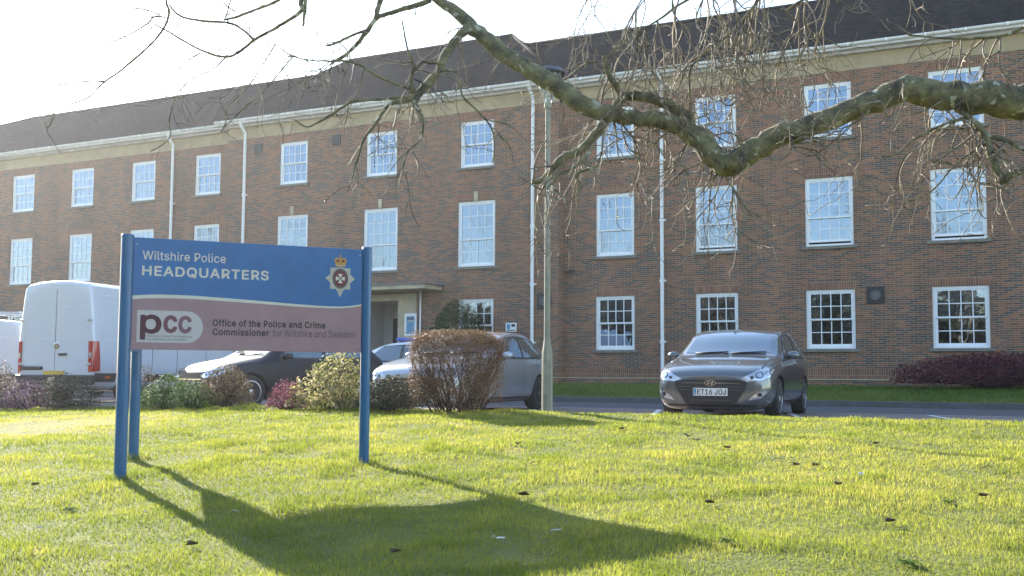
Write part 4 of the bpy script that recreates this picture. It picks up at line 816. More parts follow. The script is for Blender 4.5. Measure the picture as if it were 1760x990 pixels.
def wheel(parent, x, y, r, w, spokes, rm, s_):
    """tyre with an alloy rim; s_ = +1 on the left side of the vehicle"""
    T_ = Matrix.Translation((x, y, r)) @ Matrix.Rotation(PI/2*s_, 4, 'Y')
    mb = MB(); mb.lathe([(r*.66, -w/2), (r*.93, -w/2), (r, -w*.36), (r, w*.36), (r*.95, w*.48), (r*.70, w/2), (r*.67, w*.44)], 32, M=T_)
    t = mb.build('wheel', M['tyre'], parent, angle=35)
    mb = MB(); mb.lathe([(r*.68, w*.30), (r*.70, w*.47), (r*.655, w*.48), (r*.63, w*.30), (r*.60, w*.05), (.01, w*.05)], 32, M=T_, close=False)
    mb.lathe([(r*.16, w*.05), (r*.15, w*.44), (r*.10, w*.47), (.005, w*.47)], 14, M=T_)
    for k in range(spokes):
        a = 2*PI*k/spokes; R_ = T_ @ Matrix.Rotation(a, 4, 'Z'); q = r*(.05 if spokes > 6 else .085)
        p = [(r*.12, -q, w*.40), (r*.12, q, w*.40), (r*.65, q*1.0, w*.44), (r*.65, -q*1.0, w*.44)]
        b = [(u[0], u[1]*1.0, u[2]-w*.22) for u in p]
        mb.add([R_ @ Vector(u) for u in p+b], [(0, 1, 2, 3), (7, 6, 5, 4), (0, 4, 5, 1), (1, 5, 6, 2), (2, 6, 7, 3), (3, 7, 4, 0)])
    mb.build('rim', rm, t, angle=35)
def mirror_pair(f):
    for s_ in (1, -1): f(s_)
CAR = [(-2.16, .48, .60, .56, .44, .24, .42, .60, .66, .68), (-2.11, .68, .76, .72, .56, .15, .43, .67, .72, .745), (-1.98, .80, .85, .80, .63, .12, .46, .74, .79, .82),
       (-1.60, .84, .89, .85, .70, .13, .50, .84, .89, .92), (-1.12, .85, .895, .87, .73, .15, .50, .91, .965, .995), (-.92, .85, .895, .875, .74, .15, .52, .935, 1.00, 1.03),
       (-.52, .85, .895, .88, .70, .15, .53, .945, 1.23, 1.275), (-.12, .85, .895, .885, .685, .15, .53, .955, 1.435, 1.465), (.45, .85, .895, .885, .69, .15, .53, .97, 1.475, 1.512),
       (1.15, .85, .895, .885, .675, .15, .53, .99, 1.445, 1.49), (1.62, .84, .89, .865, .61, .16, .54, 1.01, 1.36, 1.41), (1.92, .83, .875, .83, .60, .20, .56, 1.01, 1.19, 1.23),
       (2.08, .79, .85, .79, .60, .26, .58, .99, 1.05, 1.07), (2.14, .70, .76, .69, .50, .32, .60, .92, .96, .98)]
def car(label, pos, dirv, pm, L=4.30, W=1.78, H=1.475, ymap=None, rimn=5, rimm='rim', plate=None, detail=True, name='parked_car', group='cars parked in front of the building', grille=True):
    rz = math.atan2(dirv[1], dirv[0])+PI/2
    root = thing(name, label, 'car', pos, rz, group)
    fy = lambda y: (np.interp(y, ymap[0], ymap[1]) if ymap else y)*L/4.3
    kx, kz = W/1.78, H/1.475
    st = [(fy(r[0]), *[r[i]*kx for i in (1, 2, 3, 4)], *[r[i]*kz for i in (5, 6, 7, 8, 9)]) for r in CAR]
    y1, y2 = fy(-1.28), fy(1.37); rw = .32*kz
    body, tr = loft(st, M[pm], [(y1, rw), (y2, rw)], rw+.055, root)
    X = lambda p: [(a*kx, b*kz) for a, b in p]; Y = lambda p: [(fy(a), b*kz) for a, b in p]
    D = lambda n, ax, p, m, o=.005, par=root: decal(n, tr, ax, p, M[m] if isinstance(m, str) else m, par, o)
    flip = lambda p: [(-a, b) for a, b in p]
    for y in (y1, y2):
        for s_ in (1, -1): wheel(root, s_*(.885*kx-.12), y, rw, .215, rimn, M[rimm], s_)
    D('windscreen', 'front', X([(-.66, 1.06), (-.3, 1.04), (0, 1.035), (.3, 1.04), (.66, 1.06), (.63, 1.22), (.575, 1.375), (.3, 1.415), (0, 1.425), (-.3, 1.415), (-.575, 1.375), (-.63, 1.22)]), 'carglass')
    D('rear_window', 'rear', X([(-.52, 1.09), (.52, 1.09), (.46, 1.32), (-.46, 1.32)]), 'carglass')
    fw = [(-.63, 1.00), (-.36, 1.17), (-.10, 1.335), (.10, 1.365), (.42, 1.375), (.42, 1.00)]; rw_ = [(.49, 1.00), (.49, 1.375), (.95, 1.355), (1.30, 1.29), (1.52, 1.16), (1.56, 1.06), (1.40, 1.02)]
    tri = [(-.66, .955), (-.10, 1.365), (.40, 1.405), (.95, 1.385), (1.33, 1.315), (1.58, 1.17), (1.63, 1.05), (1.42, .985), (.4, .965)]
    for side in ('left', 'right'):
        D('window_surround', side, Y(tri), 'black', .003); D('side_window', side, Y(fw), 'carglass', .007); D('side_window', side, Y(rw_), 'carglass', .007)
        if detail:
            for a, b in ((-.80, -.785), (.445, .455), (1.17, 1.18)): D('door_seam', side, Y([(a+(.1 if b > 1 else 0), .30), (b+(.1 if b > 1 else 0), .30), (b, .95), (a, .95)]), 'dark', .0025)
            for a in (.18, 1.05): D('door_handle', side, Y([(a, .845), (a+.20, .855), (a+.20, .885), (a, .875)]), pm, .03)
            D('sill_moulding', side, Y([(-.88, .235), (.95, .235), (.95, .27), (-.88, .27)]), 'black', .006)
    hl = [(.43, .62), (.54, .585), (.74, .605), (.82, .66), (.845, .76), (.815, .815), (.70, .775), (.55, .69)]
    for s_ in (0, 1):
        P_ = X(hl); P_ = flip(P_) if s_ else P_; h = D('headlight', 'front', P_, 'lens', .008)
        for (cx_, cz_, r_, m_) in ((.70, .685, .052, 'black'), (.70, .685, .038, 'chrome'), (.60, .645, .026, 'black')):
            c = [((-1 if s_ else 1)*(cx_+r_*math.cos(t))*kx, (cz_+r_*.9*math.sin(t))*kz) for t in np.linspace(0, 2*PI, 16, endpoint=False)]
            D('lamp_ring', 'front', c, m_, .011+.003*(m_ == 'chrome'), h)
    if grille:
        g = D('grille', 'front', X([(-.53, .575), (-.38, .61), (.38, .61), (.53, .575), (.50, .47), (.38, .25), (.30, .215), (-.30, .215), (-.38, .25), (-.50, .47)]), 'black', .008)
        for z, w, m_ in ((.556, .44, 'chrome'), (.50, .46, 'rimdark'), (.45, .46, 'rimdark'), (.29, .30, 'rimdark')): D('grille_bar', 'front', X([(-w, z), (w, z), (w, z+.008), (-w, z+.008)]), m_, .012, g)
        D('lower_lip', 'front', X([(-.66, .225), (.66, .225), (.62, .200), (-.62, .200)]), 'black', .012)
        for s_ in (0, 1):
            P_ = X([(.54, .29), (.70, .32), (.80, .42), (.79, .455), (.70, .43), (.60, .36)]); P_ = flip(P_) if s_ else P_
            f_ = D('fog_light', 'front', P_, 'lens', .008); c = [((-1 if s_ else 1)*(.705+.034*math.cos(t))*kx, (.385+.032*math.sin(t))*kz) for t in np.linspace(0, 2*PI, 14, endpoint=False)]
            D('lamp_ring', 'front', c, 'black', .011, f_)
    for s_ in (0, 1):
        P_ = X([(.52, .80), (.72, .78), (.76, .90), (.70, .97), (.56, .93)]); D('tail_light', 'rear', flip(P_) if s_ else P_, 'red', .006)
    for s_ in (1, -1):
        mb = MB(); bx, by, bz = s_*.955*kx, fy(-.50), 1.02*kz
        prof = [(0, .10), (.05, .10), (.10, .085), (.12, .05)]
        vs_ = []
        for a in np.linspace(0, 2*PI, 14, endpoint=False): vs_.append((bx+.105*math.cos(a), by+.05, bz+.072*math.sin(a)*(1 if math.sin(a) > 0 else .8)))
        for a in np.linspace(0, 2*PI, 14, endpoint=False): vs_.append((bx+.10*math.cos(a), by-.03, bz+.068*math.sin(a)*(1 if math.sin(a) > 0 else .8)))
        for a in np.linspace(0, 2*PI, 14, endpoint=False): vs_.append((bx+.06*math.cos(a)-s_*.015, by-.085, bz+.045*math.sin(a)))
        mb.add(vs_, [(i*14+j, i*14+(j+1) % 14, (i+1)*14+(j+1) % 14, (i+1)*14+j) for i in range(2) for j in range(14)]+[tuple(range(14)), tuple(range(28, 42))])
        mi = mb.build('mirror', M[pm], root, smooth=True)
        mb = MB(); mb.tube([(bx-s_*.15*kx, by-.03, bz-.05), (bx-s_*.05, by-.02, bz-.045)], .028, 8); mb.build('mirror_arm', M['black'], mi, smooth=True)
        mb = MB(); mb.lathe([(.085, 0), (.085, .004)], 14, M=Matrix.Translation((bx, by+.050, bz)) @ Matrix.Rotation(-PI/2, 4, 'X') @ Matrix.Diagonal((1.05, .68, 1, 1))); mb.build('mirror_glass', M['chrome'], mi)
    if detail:
        for s_, x0 in ((1, -.50), (1, .08)):
            h0 = tr.ray_cast(Vector((x0*kx, -9, 1.045*kz)), Vector((0, 1, 0)))[0]; h1 = tr.ray_cast(Vector(((x0+.52)*kx, -9, 1.062*kz)), Vector((0, 1, 0)))[0]
            if h0 and h1: mb = MB(); mb.tube([h0+Vector((0, -.02, .01)), h1+Vector((0, -.02, .012))], .010, 5); mb.build('wiper', M['black'], root, smooth=True)
        for s_ in (-1, 1): D('bonnet_seam', 'top', X([(s_*.70, fy(-1.92)/kz), (s_*.715, fy(-1.92)/kz), (s_*.735, fy(-1.0)/kz), (s_*.72, fy(-1.0)/kz)]), 'dark', .002)
    return root, tr, st
PLY = Matrix
def flat_plate(root, body, y, z, w, h, m, tilt=0, rear=False, band=True, words=True):
    """number plate standing just off the bumper, local -Y facing out"""
    e = bpy.data.objects.new('number_plate', None)
    mb = MB(); mb.box(-w/2, w/2, -.004, .012, -h/2, h/2); p = mb.build('number_plate', m, root, bevel=.002); p.location = (0, y, z); p.rotation_euler = (tilt, 0, PI if rear else 0)
    if words:
        lettering('lettering', body, M['ink'], p, -w/2+.066, w/2-.022, -h*.34, h*.68, -.0052, .035)
        mb = MB(); mb.box(-w/2+.006, -w/2+.050, -.0052, -.0042, -h/2+.008, h/2-.008); b = mb.build('plate_band', M['noticeblue'], p)
        lettering('lettering', 'GB', M['signwhite'], b, -w/2+.012, -w/2+.044, -h*.36, h*.2, -.0053, .01)
    return p
ROADZ = .004
# the dark grey hatchback facing the lawn
dirH = Vector((-.385, -.923)); rwp = Vector((5.11, 20.2)); latR = Vector((dirH.y, -dirH.x))
cH = rwp+dirH*1.37+latR*.765            # from the left rear wheel to the middle of the car
hb, trH, stH = car('dark grey hatchback with front number plate facing the lawn, right of the lamp post', (cH.x, cH.y, 0), dirH, 'p_grey', W=1.86, H=1.45, rimn=5)
yf = trH.ray_cast(Vector((0, -9, .42)), Vector((0, 1, 0)))[0].y
flat_plate(hb, 'ET16 JOJ', yf-.022, .415, .53, .118, M['plate'])
# oval badge with a slanted H
mb = MB(); ze = .553; ye = trH.ray_cast(Vector((0, -9, ze)), Vector((0, 1, 0)))[0].y-.022
ov = lambda k, y: [((.088*k)*math.cos(t), y, ze+(.046*k)*math.sin(t)) for t in np.linspace(0, 2*PI, 28, endpoint=False)]
mb.prism(ov(1, ye), (0, .02, 0)); em = mb.build('badge', M['chrome'], hb)
mb = MB(); mb.prism(ov(.84, ye-.0012), (0, .001, 0)); mb.build('badge_ground', M['black'], em)
mb = MB(); sl = lambda x, z: (x+.35*z, ye-.004, ze+z)
mb.prism([sl(-.045, -.038), sl(-.020, -.038), sl(-.020, .038), sl(-.045, .038)], (0, .003, 0)); mb.prism([sl(.020, -.038), sl(.045, -.038), sl(.045, .038), sl(.020, .038)], (0, .003, 0))
mb.prism([sl(-.021, -.014), sl(.021, .002), sl(.021, .016), sl(-.021, .0)], (0, .0028, 0)); mb.build('badge_letter', M['chrome'], em)
# silver hatchback behind the brown bush, and the cars to its left, all nose-in to the lawn
dB = dirH; rl = at(918, 672, 21.6); lr = Vector((dB.y, -dB.x)); kB = 4.4/4.3
cB = Vector((rl.x, rl.y))+dB*1.37*kB+lr*.77
bm_map = ([-2.15, -1.28, -.92, -.12, 1.37, 2.14], [-2.15, -1.33, -.80, .02, 1.37, 2.14])
car('silver hatchback parked behind the brown twiggy bush and the lamp post', (cB.x, cB.y, 0), dB, 'p_silver', L=4.4, W=1.80, H=1.44, ymap=bm_map, rimn=5, rimm='rimdark')
fl = at(428, 672, 21.2); kD = 4.7/4.3
dD = Vector((-.72, -.694)).normalized(); lr = Vector((dD.y, -dD.x)); cD = Vector((fl.x, fl.y))-dD*1.19+lr*.75
car('charcoal car behind the brown shrub and pink heather, under the blue sign', (cD.x, cD.y, 0), dD, 'p_black', L=4.0, W=1.72, H=1.42, rimn=10, rimm='rim')
dR = Vector((-TV.x, -TV.y))
cS = at(385, 640, 31.0)
car('pale silver car side-on behind the charcoal car, nose towards the tall white van', (cS.x, cS.y, .004), dR, 'p_silver', L=4.2, W=1.76, H=1.50, rimn=5)
# police car side-on behind the silver hatchback
cP = at(694, 640, 27.9)
pc, trP, stP = car('white police car with blue roof light bar and blue side blocks behind the silver hatchback', (cP.x, cP.y, .004), dR, 'p_white', L=4.5, W=1.80, H=1.43, rimn=5)
mb = MB(); mb.box(-.52, .52, .10, .36, 1.455, 1.54); lb = mb.build('light_bar', M['policeblue'], pc, bevel=.025)
mb = MB(); mb.box(-.45, .45, .15, .31, 1.41, 1.456); mb.build('light_bar_mount', M['black'], lb)
for i in range(2, 6):
    for side in ('left', 'right'):
        y0 = -.95+i*.40; z0 = .72 if i % 2 else .82
        decal('blue_block', trP, side, [(y0, z0-.05), (y0+.40, z0-.05), (y0+.40, z0+.05), (y0, z0+.05)], M['policeblue'] if True else M['yellow'], pc, .005)

# vans
VAN = [(-2.95, .60, .72, .66, .5, .36, .6, .88, .98, 1.0), (-2.90, .80, .88, .80, .62, .27, .6, .95, 1.06, 1.09), (-2.55, .92, .97, .93, .78, .22, .7, 1.12, 1.26, 1.30), (-2.15, .93, .99, .96, .82, .22, .75, 1.2, 1.40, 1.44),
       (-1.75, .93, .995, .97, .82, .22, .8, 1.25, 1.86, 1.93), (-1.40, .93, 1.0, .975, .82, .22, .8, 1.28, 2.28, 2.38), (-.9, .93, 1.0, .98, .83, .22, .8, 1.3, 2.45, 2.56), (.5, .93, 1.0, .985, .84, .22, .8, 1.3, 2.48, 2.61),
       (2.0, .93, 1.0, .985, .84, .24, .8, 1.3, 2.48, 2.61), (2.78, .93, 1.0, .98, .86, .30, .8, 1.3, 2.50, 2.60), (2.91, .92, .99, .97, .85, .40, .8, 1.3, 2.48, 2.58), (2.95, .88, .955, .935, .82, .46, .8, 1.3, 2.44, 2.52)]
def van(label, pos, dirv, L, W, H, rear_detail=True):
    rz = math.atan2(dirv[1], dirv[0])+PI/2; root = thing('white_van', label, 'van', pos, rz, 'white vans parked at the left')
    ky, kx, kz = L/5.9, W/2.0, H/2.62
    st = [(r[0]*ky, *[r[i]*kx for i in (1, 2, 3, 4)], *[r[i]*kz if i > 5 else r[i] for i in (5, 6, 7, 8, 9)]) for r in VAN]
    y1, y2 = -1.95*ky, 1.72*ky; rw = .34
    body, tr = loft(st, M['p_vwhite'], [(y1, rw), (y2, rw)], .42, root)
    X = lambda p: [(a*kx, b*kz) for a, b in p]; Y = lambda p: [(a*ky, b*kz) for a, b in p]
    D = lambda n, ax, p, m, o=.005, par=root: decal(n, tr, ax, p, M[m], par, o)
    line = lambda x0, z0, x1, z1, w: [(x0-w, z0), (x1-w, z1), (x1+w, z1), (x0+w, z0)] if abs(z1-z0) > abs(x1-x0) else [(x0, z0-w), (x1, z1-w), (x1, z1+w), (x0, z0+w)]
    for y in (y1, y2):
        for s_ in (1, -1): wheel(root, s_*(.99*kx-.13), y, rw, .22, 6, M['rimdark'], s_)
    D('windscreen', 'front', X([(-.74, 1.50), (.74, 1.50), (.72, 2.15), (-.72, 2.15)]), 'carglass')
    for s_ in (1, -1):
        P_ = X([(.55, .92), (.80, .95), (.84, 1.12), (.70, 1.12)]); D('headlight', 'front', [(s_*a, b) for a, b in P_], 'lens', .01)
    D('grille', 'front', X([(-.45, .62), (.45, .62), (.48, .92), (-.48, .92)]), 'black', .01)
    for side in ('left', 'right'):
        D('side_window', side, Y([(-2.15, 1.42), (-1.62, 1.98), (-1.15, 2.0), (-1.12, 1.40)]), 'carglass', .006)
        D('side_moulding', side, Y([(-1.45, .46), (1.22, .46), (1.22, .62), (-1.45, .62)]), 'black', .02); D('side_moulding', side, Y([(2.22, .46), (2.88, .46), (2.88, .64), (2.22, .64)]), 'black', .02)
        D('side_reflector', side, Y([(2.40, .53), (2.58, .53), (2.58, .58), (2.40, .58)]), 'orange', .026)
        for a in (-1.05, .10, 1.02): D('door_seam', side, Y(line(a, .5, a, 2.3, .008)), 'dark', .003)
        D('side_crease', side, Y(line(-1.0, 1.24, 2.7, 1.24, .008)), 'white_old', .003); D('side_crease', side, Y(line(-.9, 2.28, 2.7, 2.28, .007)), 'white_old', .003)
        for (a, b) in ((-.95, 0), (.18, .95), (1.1, 2.62)):
            for q in (line(a, 1.34, a, 2.14, .008), line(b, 1.34, b, 2.14, .008), line(a, 2.14, b, 2.14, .008), line(a, 1.34, b, 1.34, .008)): D('panel_pressing', side, Y(q), 'white_old', .003)
        D('rail', side, Y(line(.15, 1.30, 2.2, 1.30, .012)), 'black', .003)
    if rear_detail:
        D('door_seam', 'rear', X(line(0, .55, 0, 2.40, .006)), 'dark', .003)
        for s_ in (1, -1):
            D('door_seam', 'rear', X(line(s_*.845, .55, s_*.775, 2.36, .007)), 'white_old', .003)
            a, b = s_*.08, s_*.74
            for q in (line(a, 1.36, a, 2.02, .009), line(s_*.79, 1.36, s_*.73, 2.02, .009), line(min(a, b), 2.02, max(a, b), 2.02, .009), line(min(a, s_*.79), 1.36, max(a, s_*.79), 1.36, .006)): D('panel_pressing', 'rear', X(q), 'white_old', .003)
            D('panel_pressing', 'rear', X(line(min(a, s_*.72), 2.22, max(a, s_*.72), 2.22, .008)), 'white_old', .003)
            tl = D('tail_light', 'rear', X([(s_*.855, .66), (s_*.99, .66), (s_*.99, 1.30), (s_*.845, 1.30)]), 'red', .012)
            D('tail_light', 'left' if s_ > 0 else 'right', Y([(2.74, .68), (2.935, .66), (2.935, 1.30), (2.80, 1.30)]), 'red', .012)
            D('reverse_lens', 'rear', X([(s_*.865, .95), (s_*.93, .95), (s_*.93, 1.06), (s_*.865, 1.06)]), 'lens', .018, tl)
            for z in (1.72, .8): mb = MB(); mb.box(s_*.86-.055, s_*.86+.055, 2.93*ky, 2.975*ky, z*kz, z*kz+.05); mb.build('hinge', M['alu'], root, bevel=.012)
        mb = MB(); mb.box(-.97*kx, .97*kx, 2.86*ky, 3.03*ky, .40, .60); mb.build('rear_bumper', M['black'], root, bevel=.03)
        mb = MB(); mb.box(-.32, -.10, 2.945*ky, 2.985*ky, 1.0*kz, 1.05*kz); mb.build('door_handle', M['black'], root, bevel=.015)
        T_ = Matrix.Translation((-.04, 2.955*ky, 1.20*kz)) @ Matrix.Rotation(-PI/2, 4, 'X'); mb = MB(); mb.lathe([(.075, 0), (.075, .012), (.062, .014), (.060, .006), (.02, .006), (.018, .016), (.002, .016)], 24, M=T_)
        for k in range(3): R_ = T_ @ Matrix.Rotation(2*PI*k/3+PI/2, 4, 'Z'); mb.add([R_ @ Vector(p) for p in ((-.008, 0, .014), (.008, 0, .014), (.002, .066, .012), (-.002, .066, .012))], [(0, 1, 2, 3)])
        mb.build('badge', M['chrome'], root, angle=30)
        mb = MB(); mb.box(.30, .86, 2.945*ky, 2.99*ky, .70*kz, .775*kz); mb.build('plate_lamp_housing', M['black'], root, bevel=.015)
        flat_plate(root, '', 2.975*ky, .625*kz, .52, .115, M['plateY'], rear=True, words=False)
    return root, tr
dV = Vector((.32, .947)); rr0 = Vector((-8.62, 23.2)); lv = Vector((-dV.y, dV.x))         # right rear corner of the big van
cV = rr0+dV*2.95+lv*.98
van('tall white panel van seen from behind, left of the sign, red tail light showing', (cV.x, cV.y, 0), dV, 5.9, 2.0, 2.62)
dW = Vector((.12, .993)); rW = at(40, 640, 26.5); cW = Vector((rW.x, rW.y))+dW*2.3+Vector((-dW.y, dW.x))*.92
v2, trW = van('low white van with roof rack at the left edge, left of the tall van', (cW.x, cW.y, 0), dW, 4.6, 1.85, 1.92)
mb = MB()
for x in (-.62, .62): mb.tube([(x, -.6, 2.08), (x, 2.1, 2.08)], .022, 6)
for y in (-.5, .3, 1.1, 1.95): mb.tube([(-.7, y, 1.86), (-.7, y, 2.08), (.7, y, 2.08), (.7, y, 1.86)], .02, 6)
mb.build('roof_rack', M['alu'], v2, smooth=True)

# ------------------------------------------------------------------ shrubs
def edge_at(px, e):
    k = (px-880)/F_PX; y = (e-.234-14.136)/(MV.x*k+MV.y); return Vector((k*y, y, 0))
def rotu(n):                                    # random unit vectors
    v = RNG.normal(size=(n, 3)); return v/np.linalg.norm(v, axis=1)[:, None]
def leaves(c, out, size, tint, up=.3, narrow=.55):
    """one small pointed leaf at each point of c, turned roughly outwards"""
    n = len(c); nn = out*.7+rotu(n)*.8; nn[:, 2] += up; nn /= np.linalg.norm(nn, axis=1)[:, None]
    a = np.cross(nn, rotu(n)); a /= np.linalg.norm(a, axis=1)[:, None]; b = np.cross(nn, a)
    s_ = (size*(.6+.8*RNG.random(n)))[:, None]
    V = np.stack([c-a*s_, c+b*s_*narrow, c+a*s_, c-b*s_*narrow], 1).reshape(-1, 3)
    return V, np.arange(4*n).reshape(n, 4), np.repeat(tint, 4)
def crown_pts(n, W, D, H, lumps, flat=1.0, shell=.28, seed=0):
    d = rotu(n); d[:, 2] = np.abs(d[:, 2])*1.0-.25*RNG.random(n); d /= np.linalg.norm(d, axis=1)[:, None]
    r = np.random.default_rng(seed); L_ = r.normal(size=(lumps, 3)); L_[:, 2] = np.abs(L_[:, 2]); L_ /= np.linalg.norm(L_, axis=1)[:, None]
    amp = r.uniform(-.16, .22, lumps); q = np.exp((d @ L_.T-1)*9); R_ = 1+(q*amp).sum(1)
    t = 1-np.abs(RNG.normal(0, shell, n)); t = np.clip(t, .15, 1.06)
    k = np.abs(d[:, 2]); hz = np.sqrt(np.maximum(1-k*k, 1e-6)); d = d.copy(); d[:, 2] = k
    p = d*(R_*t)[:, None]; fl = 1+.16*np.sqrt(np.maximum(0, 1-k))*(k < .5)
    P_ = np.stack([p[:, 0]*W/2*fl, p[:, 1]*D/2*fl, np.clip(p[:, 2], 0, 2)**(1/flat)*H*.94], 1)
    P_[:, 2] += .02+.05*RNG.random(n); return P_, d, (q*amp).sum(1)
def stems(root, base_r, tips, r0, m, name='stems'):
    mb = MB()
    for t in tips:
        a = RNG.random()*2*PI; b = Vector((base_r*math.cos(a)*RNG.random(), base_r*math.sin(a)*RNG.random(), -.03)); t = Vector(t)
        mid = b.lerp(t, .5)+Vector((RNG.normal(0, .04), RNG.normal(0, .04), .05)); mb.tube([b, b.lerp(mid, .5)+Vector((RNG.normal(0, .015), 0, .02)), mid, mid.lerp(t, .6)+Vector((RNG.normal(0, .02), RNG.normal(0, .02), 0)), t], [r0, r0*.85, r0*.65, r0*.45, r0*.25], 4, caps=False)
    return mb.build(name, m, root, smooth=True)
def shrub(name, label, px, e, wpx, top, m, n, size, lumps=9, depth=.8, flat=1, shell=.28, seed=1, group='shrubs along the lawn edge', base=700, up=.3, narrow=.55, nst=40, cat='shrub', pos=None, H=None, W=None):
    p = pos if pos is not None else edge_at(px, e); z = lz(p.x, p.y) if pos is None else pos.z
    W = W or wpx/F_PX*p.y; yh = 643.8+ROLL*(px-880); H = H or (EYE-z+(yh-top)/F_PX*p.y); D = W*depth
    root = thing(name, label, cat, (p.x, p.y, z), RNG.random()*.4-.2, group)
    c, d, q = crown_pts(n, W, D, H, lumps, flat, shell, seed)
    cl = vnoise(c[:, 0]+c[:, 2]*.7+seed*3.1, c[:, 1]+c[:, 2], 7, seed); tint = np.clip(.5+.65*(cl-.5)+RNG.normal(0, .17, n), 0, 1)
    V, F, T_ = leaves(c, d, size, tint, up, narrow); mesh_np('foliage', V, F, m, root, T_)
    k = RNG.integers(0, n, nst); stems(root, W*.12, c[k]*np.array([.92, .92, .95]), .010, M['stem'])
    return root
M['lf_cream'] = leaf_mat('cream_leaves', [(0, (.07, .09, .020)), (.35, (.19, .20, .05)), (.6, (.42, .37, .15)), (.85, (.62, .53, .30)), (1, (.58, .38, .24))], .42)
M['lf_green'] = leaf_mat('dwarf_conifer_sprays', [(0, (.014, .042, .006)), (.5, (.042, .105, .013)), (.8, (.10, .18, .022)), (1, (.17, .25, .035))], .38)
M['lf_dark'] = leaf_mat('dark_conifer_needles', [(0, (.010, .030, .012)), (.6, (.024, .062, .022)), (1, (.055, .105, .036))], .12)
M['lf_pink'] = leaf_mat('heather_flowers', [(0, (.06, .035, .04)), (.4, (.20, .055, .09)), (.75, (.38, .11, .16)), (1, (.50, .22, .26))], .3)
M['lf_purple'] = leaf_mat('purple_heather', [(0, (.025, .018, .030)), (.4, (.065, .030, .070)), (.8, (.17, .06, .15)), (1, (.32, .14, .26))], .3)
M['lf_greygreen'] = leaf_mat('grey_green_leaves', [(0, (.020, .025, .015)), (.5, (.050, .056, .032)), (.85, (.115, .112, .070)), (1, (.24, .21, .15))], .3)
M['lf_brown'] = leaf_mat('withered_brown_leaves', [(0, (.065, .038, .020)), (.45, (.185, .102, .045)), (.8, (.32, .195, .088)), (1, (.44, .30, .15))], .3)
M['lf_straw'] = leaf_mat('straw_brown_leaves', [(0, (.05, .036, .022)), (.5, (.13, .095, .05)), (.85, (.24, .18, .10)), (1, (.36, .29, .18))], .3)
M['lf_white'] = leaf_mat('pale_blossom', [(0, (.035, .040, .02)), (.4, (.12, .10, .07)), (.75, (.34, .27, .24)), (1, (.58, .47, .42))], .3)
M['lf_barberry'] = leaf_mat('purple_barberry_leaves', [(0, (.024, .010, .014)), (.4, (.075, .020, .032)), (.75, (.14, .034, .055)), (1, (.21, .065, .085))], .25)
shrub('flowering_shrub', 'pale pink flowering shrub cut by the left edge of the photo', 4, .35, 70, 617, M['lf_white'], 2600, .020, seed=3)
shrub('heather', 'purple heather clump at the left end of the bed, before the tall white van', 48, .8, 92, 656, M['lf_purple'], 3200, .014, depth=.9, seed=4)
shrub('shrub', 'grey green shrub under the number plate of the tall white van', 113, .35, 108, 637, M['lf_greygreen'], 3600, .018, seed=5)
shrub('brown_shrub', 'small brown shrub just right of the left sign posts', 252, -.0, 48, 627, M['lf_straw'], 1200, .016, seed=6)
shrub('dwarf_conifer', 'larger rounded green dwarf conifer under the left half of the sign', 291, .55, 98, 642, M['lf_green'], 6000, .018, lumps=16, seed=7, narrow=.35, up=.6)
shrub('dwarf_conifer', 'smaller rounded green dwarf conifer against the brown grey shrub', 337, .85, 74, 652, M['lf_green'], 4200, .017, lumps=14, seed=8, narrow=.35, up=.6)
shrub('brown_shrub', 'straw brown shrub in front of the bonnet of the charcoal car', 392, .5, 86, 623, M['lf_straw'], 3400, .016, flat=1.6, seed=9, nst=90)
shrub('heather', 'pink red heather clump below the middle of the sign, beside the cream shrub', 497, .75, 66, 655, M['lf_pink'], 3000, .013, seed=10)
shrub('variegated_shrub', 'tall cream and green leafy shrub left of the right sign post', 578, .45, 128, 603, M['lf_cream'], 3600, .028, lumps=12, shell=.33, seed=11, nst=60)
shrub('shrub', 'low grey green shrub between right sign post and brown twiggy bush', 668, .5, 106, 643, M['lf_greygreen'], 3600, .019, lumps=10, shell=.35, seed=12, nst=60)

